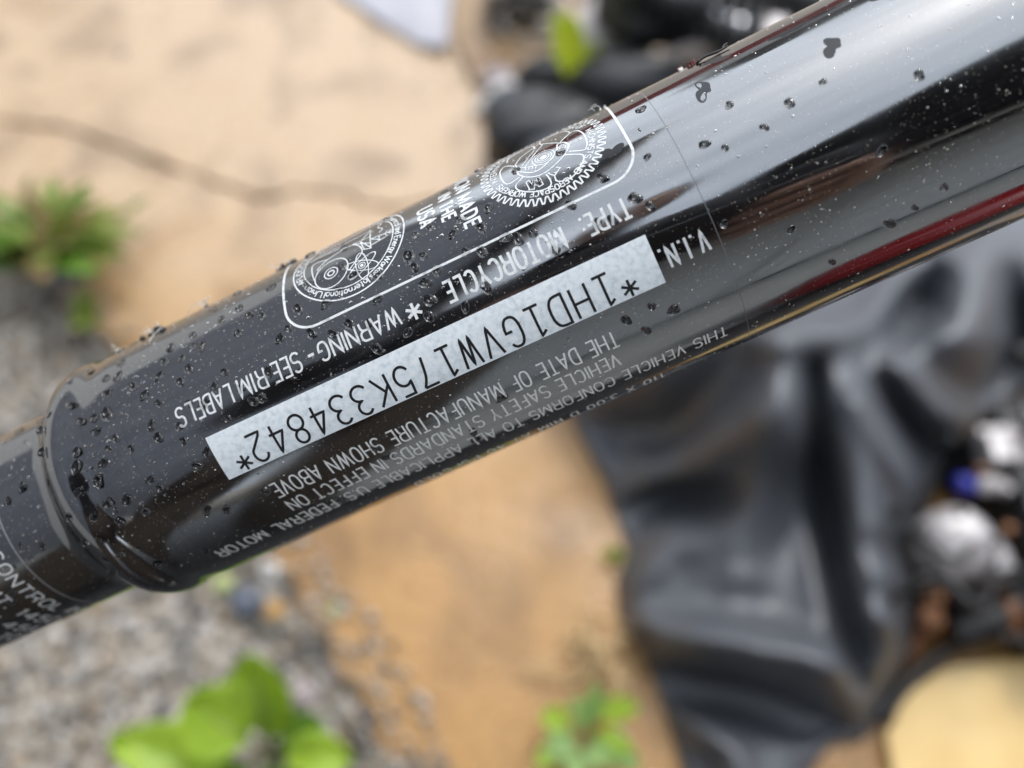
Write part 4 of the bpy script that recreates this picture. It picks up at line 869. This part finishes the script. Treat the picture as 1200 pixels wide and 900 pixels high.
lump('plaster_lump', 585, 95, .0, (.022, .02, .014), M_st['mauve'], 'smaller pale rubble lump left of the white plaster lump', 'rubble', 6, .4)
lump('plaster_lump', 572, 128, .0, (.016, .012, .01), M_st['white'], 'smallest white crumb nearest to the bare slab at the top', 'rubble', 8, .4)
pebbles('broken_bits', [(570, 60), (640, 70), (720, 90), (790, 60), (900, 0), (950, -20), (950, -50), (600, -40), (575, 20)], 260, (.003, .013), 'mixed pale and dark broken bits among the black parts at the top', 31, .06)
sh = empty('shock_absorber', at(800, 25, .02)); tag(sh, 'black shock absorber with a silver rod lying across the top of the sheet', 'shock absorber')
c0 = Vector(sh.location); A_, B_ = at(745, -10, .16)-c0, at(905, 42, .16)-c0; ax = (B_-A_).normalized(); MQ = Matrix.Translation(A_) @ ax.to_track_quat('Z', 'Y').to_matrix().to_4x4(); LL = (B_-A_).length
lathe('damper_body', [(0, .018), (LL*.45, .018), (LL*.46, .012)], M_blk, sh, 24, MQ); lathe('rod', [(LL*.46, .009), (LL, .009)], M_chr, sh, 20, MQ); lathe('top_eye', [(-.02, .02), (0, .022), (.004, .018)], M_iron, sh, 20, MQ)
pts = [MQ @ Vector((.024*cos(k*.7), .024*sin(k*.7), LL*k/100)) for k in range(101)]; tube('coil_spring', pts, .0035, M_blk, sh, 6)
box('lower_clevis', tuple(B_), (.03, .03, .03), M_alu, sh, .004)
lump('black_rubber_boot', 640, 150, .03, (.075, .05, .045), M_blk, 'black rubber lump between the plaster lumps and the tube', 'engine part', 14, .35)
lump('black_cover', 745, 105, .06, (.085, .035, .04), M_blk, 'long black plastic cover just above the tube beside the white cup', 'engine part', 16, .3)
lump('black_cover', 655, 95, .03, (.05, .03, .03), M_blk, 'small black plastic cover under the yellow green leaf', 'engine part', 18, .3)
lump('black_cover', 880, 15, .08, (.09, .04, .05), M_blk, 'black plastic cover at the top edge right of the silver rod', 'engine part', 19, .3)
lump('gearbox_housing', 770, 5, .1, (.07, .05, .05), M_iron, 'rough black gearbox casting at the very top behind the cup', 'engine part', 11, .25)

# ------------------------------------------------------------------ the yard around (seen mirrored in the paint)
M_sid = mat('grey_siding', (.7, .73, .72), .5); add_noise(M_sid, 12, 5, [(.35, (.66, .69, .68)), (.7, (.76, .79, .78))]); M_roof = mat('dark_shingle', (.025, .023, .022), .8); M_trim = mat('white_trim', (.7, .7, .68), .5); M_glass = mat('window_glass', (.02, .025, .03), .05)
gx0, gx1, gy = -.3, 7.5, -3.1
ga = empty('garage', ((gx0+gx1)/2, gy, -.034)); tag(ga, 'grey sided garage with a dark roof behind the photographer, mirrored in the tube', 'garage')
gl = Vector(ga.location)
box('wall', ((0, -2.6, 1.35)), (7.8, 5.0, 2.7), M_sid, ga)
bd = None
for k in range(13):
    if bd is None: bd = box('siding_board', (0, 0, 0), (7.86, .028, .198), M_sid, ga, .004); oo = bd
    else: oo = bd.copy(); COL.objects.link(oo); oo.parent = ga
    oo.location = (0, -.085+.0, .12+.205*k); oo.rotation_euler = (.06, 0, 0)
for k in range(4): box('door_panel', (.2, -.045, .32+.54*k), (4.2, .05, .53), M_trim if False else M_sid, ga, .01)
for x in (-2, 2.4): box('door_frame', (x, -.03, 1.15), (.12, .09, 2.3), M_trim, ga, .006)
bm = bmesh.new(); P = [(-4.3, .45, 2.55), (4.3, .45, 2.55), (4.3, -2.6, 4.9), (-4.3, -2.6, 4.9), (4.3, -5.6, 2.55), (-4.3, -5.6, 2.55)]
vv = [bm.verts.new(p) for p in P]+[bm.verts.new((p[0], p[1], p[2]+.14)) for p in P]
for f in ((0, 1, 2, 3), (3, 2, 4, 5), (6, 7, 8, 9), (9, 8, 10, 11), (0, 1, 7, 6), (4, 5, 11, 10), (1, 2, 8, 7), (2, 4, 10, 8), (0, 3, 9, 6), (3, 5, 11, 9)): bm.faces.new([vv[i] for i in f])
frombm('roof', bm, M_roof, ga); box('gutter', (0, .5, 2.56), (8.6, .1, .1), M_trim, ga, .02)
M_soff = mat('added_roof_soffit', (.006, .006, .007), .7); M_raft = mat('brown_rafter', (.03, .02, .017), .7)
cpt = empty('dark_band_roof', (3.6, -1.95, -.034)); tag(cpt, 'unseen dark roof on posts, added behind the photographer to mirror as a black band', 'dark_band_roof')  # unseen roof, added and cut to mirror a dark band in the tube
co = [Vector((-3.95, -.02, 0)), Vector((-3.05, 1.22, 0)), Vector((4.4, 1.22, 0)), Vector((4.4, -1.12, 0)), Vector((-3.95, -1.12, 0))]
V = [p+Vector((0, 0, z)) for z in (2.66, 2.78) for p in co]
o = mesh('roof_deck', V, [tuple(range(5))[::-1], tuple(range(5, 10))]+[(i, (i+1) % 5, 5+(i+1) % 5, 5+i) for i in range(5)], M_soff, cpt, False)
for k, y in enumerate((.98, .55, .1, -.4, -.9)): box('rafter', ((-3.05-.22*(k+.6)+4.4)/2, y, 2.6), (4.4+3.0+.2*k, .07, .12), M_raft if k % 2 == 0 else M_soff, cpt, .004)
for x in (-.6, 4.2): box('post', (x, 1.05, 1.28), (.1, .1, 2.6), M_raft, cpt, .006)
M_drive = mat('grey_driveway_concrete', (.40, .41, .41), .5); add_noise(M_drive, 8, 8, [(.3, (.34, .35, .35)), (.7, (.46, .47, .46))], bump=.2, dist=.003)
for k in range(3):
    tag(box('driveway', (1.25+2.6*k, -1.8, -.012), (2.58, 2.1, .04), M_drive, None, .006), kind='structure')
hs = empty('house', (5, 15, -.034)); tag(hs, 'pale sided house with dark gabled roof across the yard, beyond the red fence', 'house')
M_hw = mat('pale_house_siding', (.62, .62, .58), .6)
box('wall', (0, 3, 1.9), (15, 7, 3.8), M_hw, hs)
for x in (-5, -1.5, 3, 6): wn = box('window', (x, -.52, 2.2), (1.1, .08, 1.3), M_trim, hs); wn.location = (0, 0, 0); pn = box('pane', (x, -.565, 2.2), (.9, .03, 1.1), M_glass, wn)
box('door', (.8, -.53, 1.05), (.95, .08, 2.1), M_blk, hs)
bm = bmesh.new(); P = [(-8, -1, 3.7), (8, -1, 3.7), (8, 3, 7.2), (-8, 3, 7.2), (8, 7, 3.7), (-8, 7, 3.7)]; vv = [bm.verts.new(p) for p in P]+[bm.verts.new((p[0], p[1], p[2]+.2)) for p in P]
for f in ((0, 1, 2, 3), (3, 2, 4, 5), (6, 7, 8, 9), (9, 8, 10, 11), (0, 1, 7, 6), (4, 5, 11, 10), (1, 2, 8, 7), (2, 4, 10, 8), (0, 3, 9, 6), (3, 5, 11, 9)): bm.faces.new([vv[i] for i in f])
frombm('roof', bm, M_roof, hs)
M_red = mat('red_fence_stain', (.30, .035, .03), .5); fe = empty('board_fence', (1.5, 8.5, -.034)); tag(fe, 'red stained board fence across the yard, mirrored along the top of the tube', 'fence')
b1 = box('fence_board', (0, 0, .62), (.14, .022, 1.24), M_red, fe, .003)
for k in range(56):
    o = b1 if k == 0 else b1.copy()
    if k: COL.objects.link(o); o.parent = fe
    o.location = (-4.2+.15*k, 0, 0)
for z in (.3, .95): box('rail', (0, .04, z), (8.6, .05, .09), M_red, fe, .003)
M_stuc = mat('grey_render', (.26, .27, .30), .8); add_noise(M_stuc, 3, 8, [(.3, (.20, .21, .245)), (.7, (.30, .315, .35))], bump=.3, dist=.01)
nb = empty('dimming_wall', (-4.6, -1.6, -.034)); tag(nb, 'unseen tall grey wall added at the left to dim the reflection in the tube', 'building')  # unseen wall, added so the tube's left part reflects a dim grey
box('wall', (0, 0, 2.45), (4.6, 10.5, 4.9), M_stuc, nb)
box('roof', (0, 0, 5.02), (5.2, 11.1, .22), M_roof, nb); box('gutter', (2.64, 0, 4.96), (.1, 11.0, .11), M_trim, nb, .02)
box('bright_streak_band', (2.315, 0, .62), (.04, 10.5, 1.1), M_trim, nb)  # white band added so the neck beside the lip reflects a bright streak
tube('downpipe', [(2.36, 5.0, 0), (2.36, 5.0, 4.9)], .04, M_trim, nb, 10)
# red fuel tank lying at right
M_tank = mat('red_tank_paint', (.28, .012, .016), .12, ior=1.7); tk = empty('fuel_tank', (.84, -.64, -.026), .5); tk.scale = (1.3, 1.3, 1.35); tag(tk, 'dark red motorcycle fuel tank lying on the ground right of the photographer', 'fuel tank')
V = []; Fc = []; nS, nA = 22, 28
for i in range(nS+1):
    t_ = i/nS; wv = .15*(sin(pi*min(1, (t_*.92+.06)))**.55)*(1.15-.55*t_); hh = .13*(sin(pi*min(1, t_*.94+.05))**.5)*(1.1-.45*t_)
    for k in range(nA):
        a_ = 2*pi*k/nA; V.append((t_*.55-.27, wv*math.copysign(abs(cos(a_))**.8, cos(a_)), .14+hh*math.copysign(abs(sin(a_))**.8, sin(a_))*(1 if sin(a_) > 0 else .75)))
for i in range(nS):
    for k in range(nA): Fc.append((i*nA+k, i*nA+(k+1) % nA, (i+1)*nA+(k+1) % nA, (i+1)*nA+k))
Fc.append(tuple(range(nA))[::-1]); Fc.append(tuple(nS*nA+k for k in range(nA)))
mesh('tank_shell', V, Fc, M_tank, tk); lathe('filler_cap', [(0, .03), (.012, .03), (.016, .024)], M_chr, tk, 24, Matrix.Translation((-.08, 0, .265)))
# the photographer, holding the phone that takes the picture
M_jack = mat('dark_jacket', (.016, .017, .022), .8); M_jean = mat('brown_trousers', (.06, .045, .032), .85); M_skin = mat('skin', (.42, .25, .18), .5); M_hair = mat('dark_hair', (.02, .014, .01), .6); M_shoe = mat('dark_boots', (.02, .018, .016), .6)
pe = empty('person', (-.16, -.95, -.034)); tag(pe, 'person in a dark jacket bending forward with a phone held over the tube', 'person')
def skin(name, verts, edges, rad, m, parent, root=0, sub=2):
    me = bpy.data.meshes.new(name); me.from_pydata(verts, edges, []); me.materials.append(m); o = bpy.data.objects.new(name, me); COL.objects.link(o); o.parent = parent
    sk = o.modifiers.new('skin', 'SKIN'); s = o.modifiers.new('smooth', 'SUBSURF'); s.levels = s.render_levels = sub; sk.use_smooth_shade = True
    if not me.skin_vertices: bpy.context.view_layer.objects.active = o; bpy.ops.object.modifier_add  # layer exists once the modifier is added
    for i, v in enumerate(me.skin_vertices[0].data): v.radius = (rad[i], rad[i]) if not isinstance(rad[i], tuple) else rad[i]; v.use_root = (i == root)
    return o
bv = [(0, 0, .92), (0, .05, 1.10), (0, .16, 1.28), (0, .24, 1.38), (0, .30, 1.45),
      (-.18, .20, 1.33), (-.25, .25, 1.10), (-.10, .44, .93), (.0, .49, .86), (.18, .20, 1.33), (.29, .26, 1.10), (.28, .43, .93), (.235, .49, .86),
      (-.10, 0, .86), (-.12, .05, .48), (-.13, -.02, .10), (.10, 0, .86), (.12, .05, .48), (.13, -.02, .10)]
be = [(0, 1), (1, 2), (2, 3), (3, 4), (2, 5), (5, 6), (6, 7), (7, 8), (2, 9), (9, 10), (10, 11), (11, 12), (0, 13), (13, 14), (14, 15), (0, 16), (16, 17), (17, 18)]
brd = [(.16, .12), (.16, .12), (.17, .12), .07, .055, .075, .055, .042, .032, .075, .055, .042, .032, .095, .07, .05, .095, .07, .05]
skin('body', bv, be, brd, M_jack, pe)
lg = [(-.10, 0, .88), (-.12, .05, .48), (-.13, -.02, .08), (.10, 0, .88), (.12, .05, .48), (.13, -.02, .08), (0, 0, .92)]
skin('trousers', lg, [(6, 0), (0, 1), (1, 2), (6, 3), (3, 4), (4, 5)], [.115, .085, .065, .115, .085, .065, (.15, .13)], M_jean, pe, 6)
bm = bmesh.new(); bmesh.ops.create_uvsphere(bm, u_segments=24, v_segments=16, radius=1)
for q in bm.verts:
    x, y, z = q.co; jaw = 1-.28*max(0, -z); q.co = Vector((x*.075*jaw, y*.095*(1-.12*max(0, -z)), z*.118)); 
    if y > .8 and -.25 < z < .15 and abs(x) < .25: q.co.y += .018
hd = frombm('head', bm, M_skin, pe, True); hd.location = (0, .37, 1.53); hd.rotation_euler = (-.75, 0, 0)
bm = bmesh.new(); bmesh.ops.create_uvsphere(bm, u_segments=24, v_segments=16, radius=1)
for q in bm.verts: q.co = Vector((q.co.x*.083, q.co.y*.098-.014, q.co.z*.118+.018))
bmesh.ops.delete(bm, geom=[q for q in bm.verts if q.co.z < .0 and q.co.y > -.03 or q.co.z < -.07 or (q.co.y > .045 and q.co.z < .07)], context='VERTS'); frombm('hair', bm, M_hair, hd, True)
for sx_ in (-1, 1):
    lathe('ear', [(0, .02), (.008, .022), (.012, .012)], M_skin, hd, 12, Matrix.Translation((sx_*.07, -.005, -.01)) @ Matrix.Rotation(sx_*pi/2, 4, 'Y')); lathe('eye', [(0, .011), (.004, .009), (.006, .004)], M_hair, hd, 12, Matrix.Translation((sx_*.03, .086, .01)) @ Matrix.Rotation(-pi/2, 4, 'X'))
box('mouth', (0, .086, -.055), (.045, .01, .006), mat('lips', (.3, .12, .1), .5), hd)
for sx_ in (-1, 1):
    bm = bmesh.new(); bmbox(bm, (sx_*.13, .05, .045), (.10, .28, .09)); frombm('boot', bm, M_shoe, pe, False, .03, 3)
# hands on the two short ends of the phone, which lies just behind the lens
ph = empty('phone', CAM); ph.rotation_euler = camo.matrix_world.to_euler(); tag(ph, 'black phone held in both hands above the tube', 'phone')
box('phone_body', (.035, -.02, .010), (.148, .072, .008), M_blk, ph, .003); box('screen', (.035, -.02, .0146), (.140, .066, .0008), M_glass, ph); lathe('lens_ring', [(.0035, .008), (.006, .008)], M_chr, ph, 20)
def hand(sx_):
    Mh = camo.matrix_world; base = Vector((.035+sx_*.10, -.03, .02)); root = Mh @ base-Vector(pe.location)
    V = [(base+Vector((0, -.05, .03)))]; E_ = []; rd = [(.024, .018)]
    V.append(base); rd.append((.036, .014)); E_.append((0, 1))
    for k in range(4):
        y = .028-.019*k; i0 = len(V); ln = [1, 1.08, 1, .82][k]
        V += [base+Vector((-sx_*.012, y, -.004)), base+Vector((-sx_*(.012+.03*ln), y*1.05, -.016)), base+Vector((-sx_*(.012+.052*ln), y*1.05, -.013))]; rd += [.009, .0085, .0075]; E_ += [(1, i0), (i0, i0+1), (i0+1, i0+2)]
    i0 = len(V); V += [base+Vector((-sx_*.012, -.02, .014)), base+Vector((-sx_*.034, -.008, .014)), base+Vector((-sx_*.05, .008, .011))]; rd += [.011, .010, .008]; E_ += [(1, i0), (i0, i0+1), (i0+1, i0+2)]
    skin('hand', [tuple(Mh @ q-Vector(pe.location)) for q in V], E_, rd, M_skin, pe, 1)
hand(-1); hand(1)
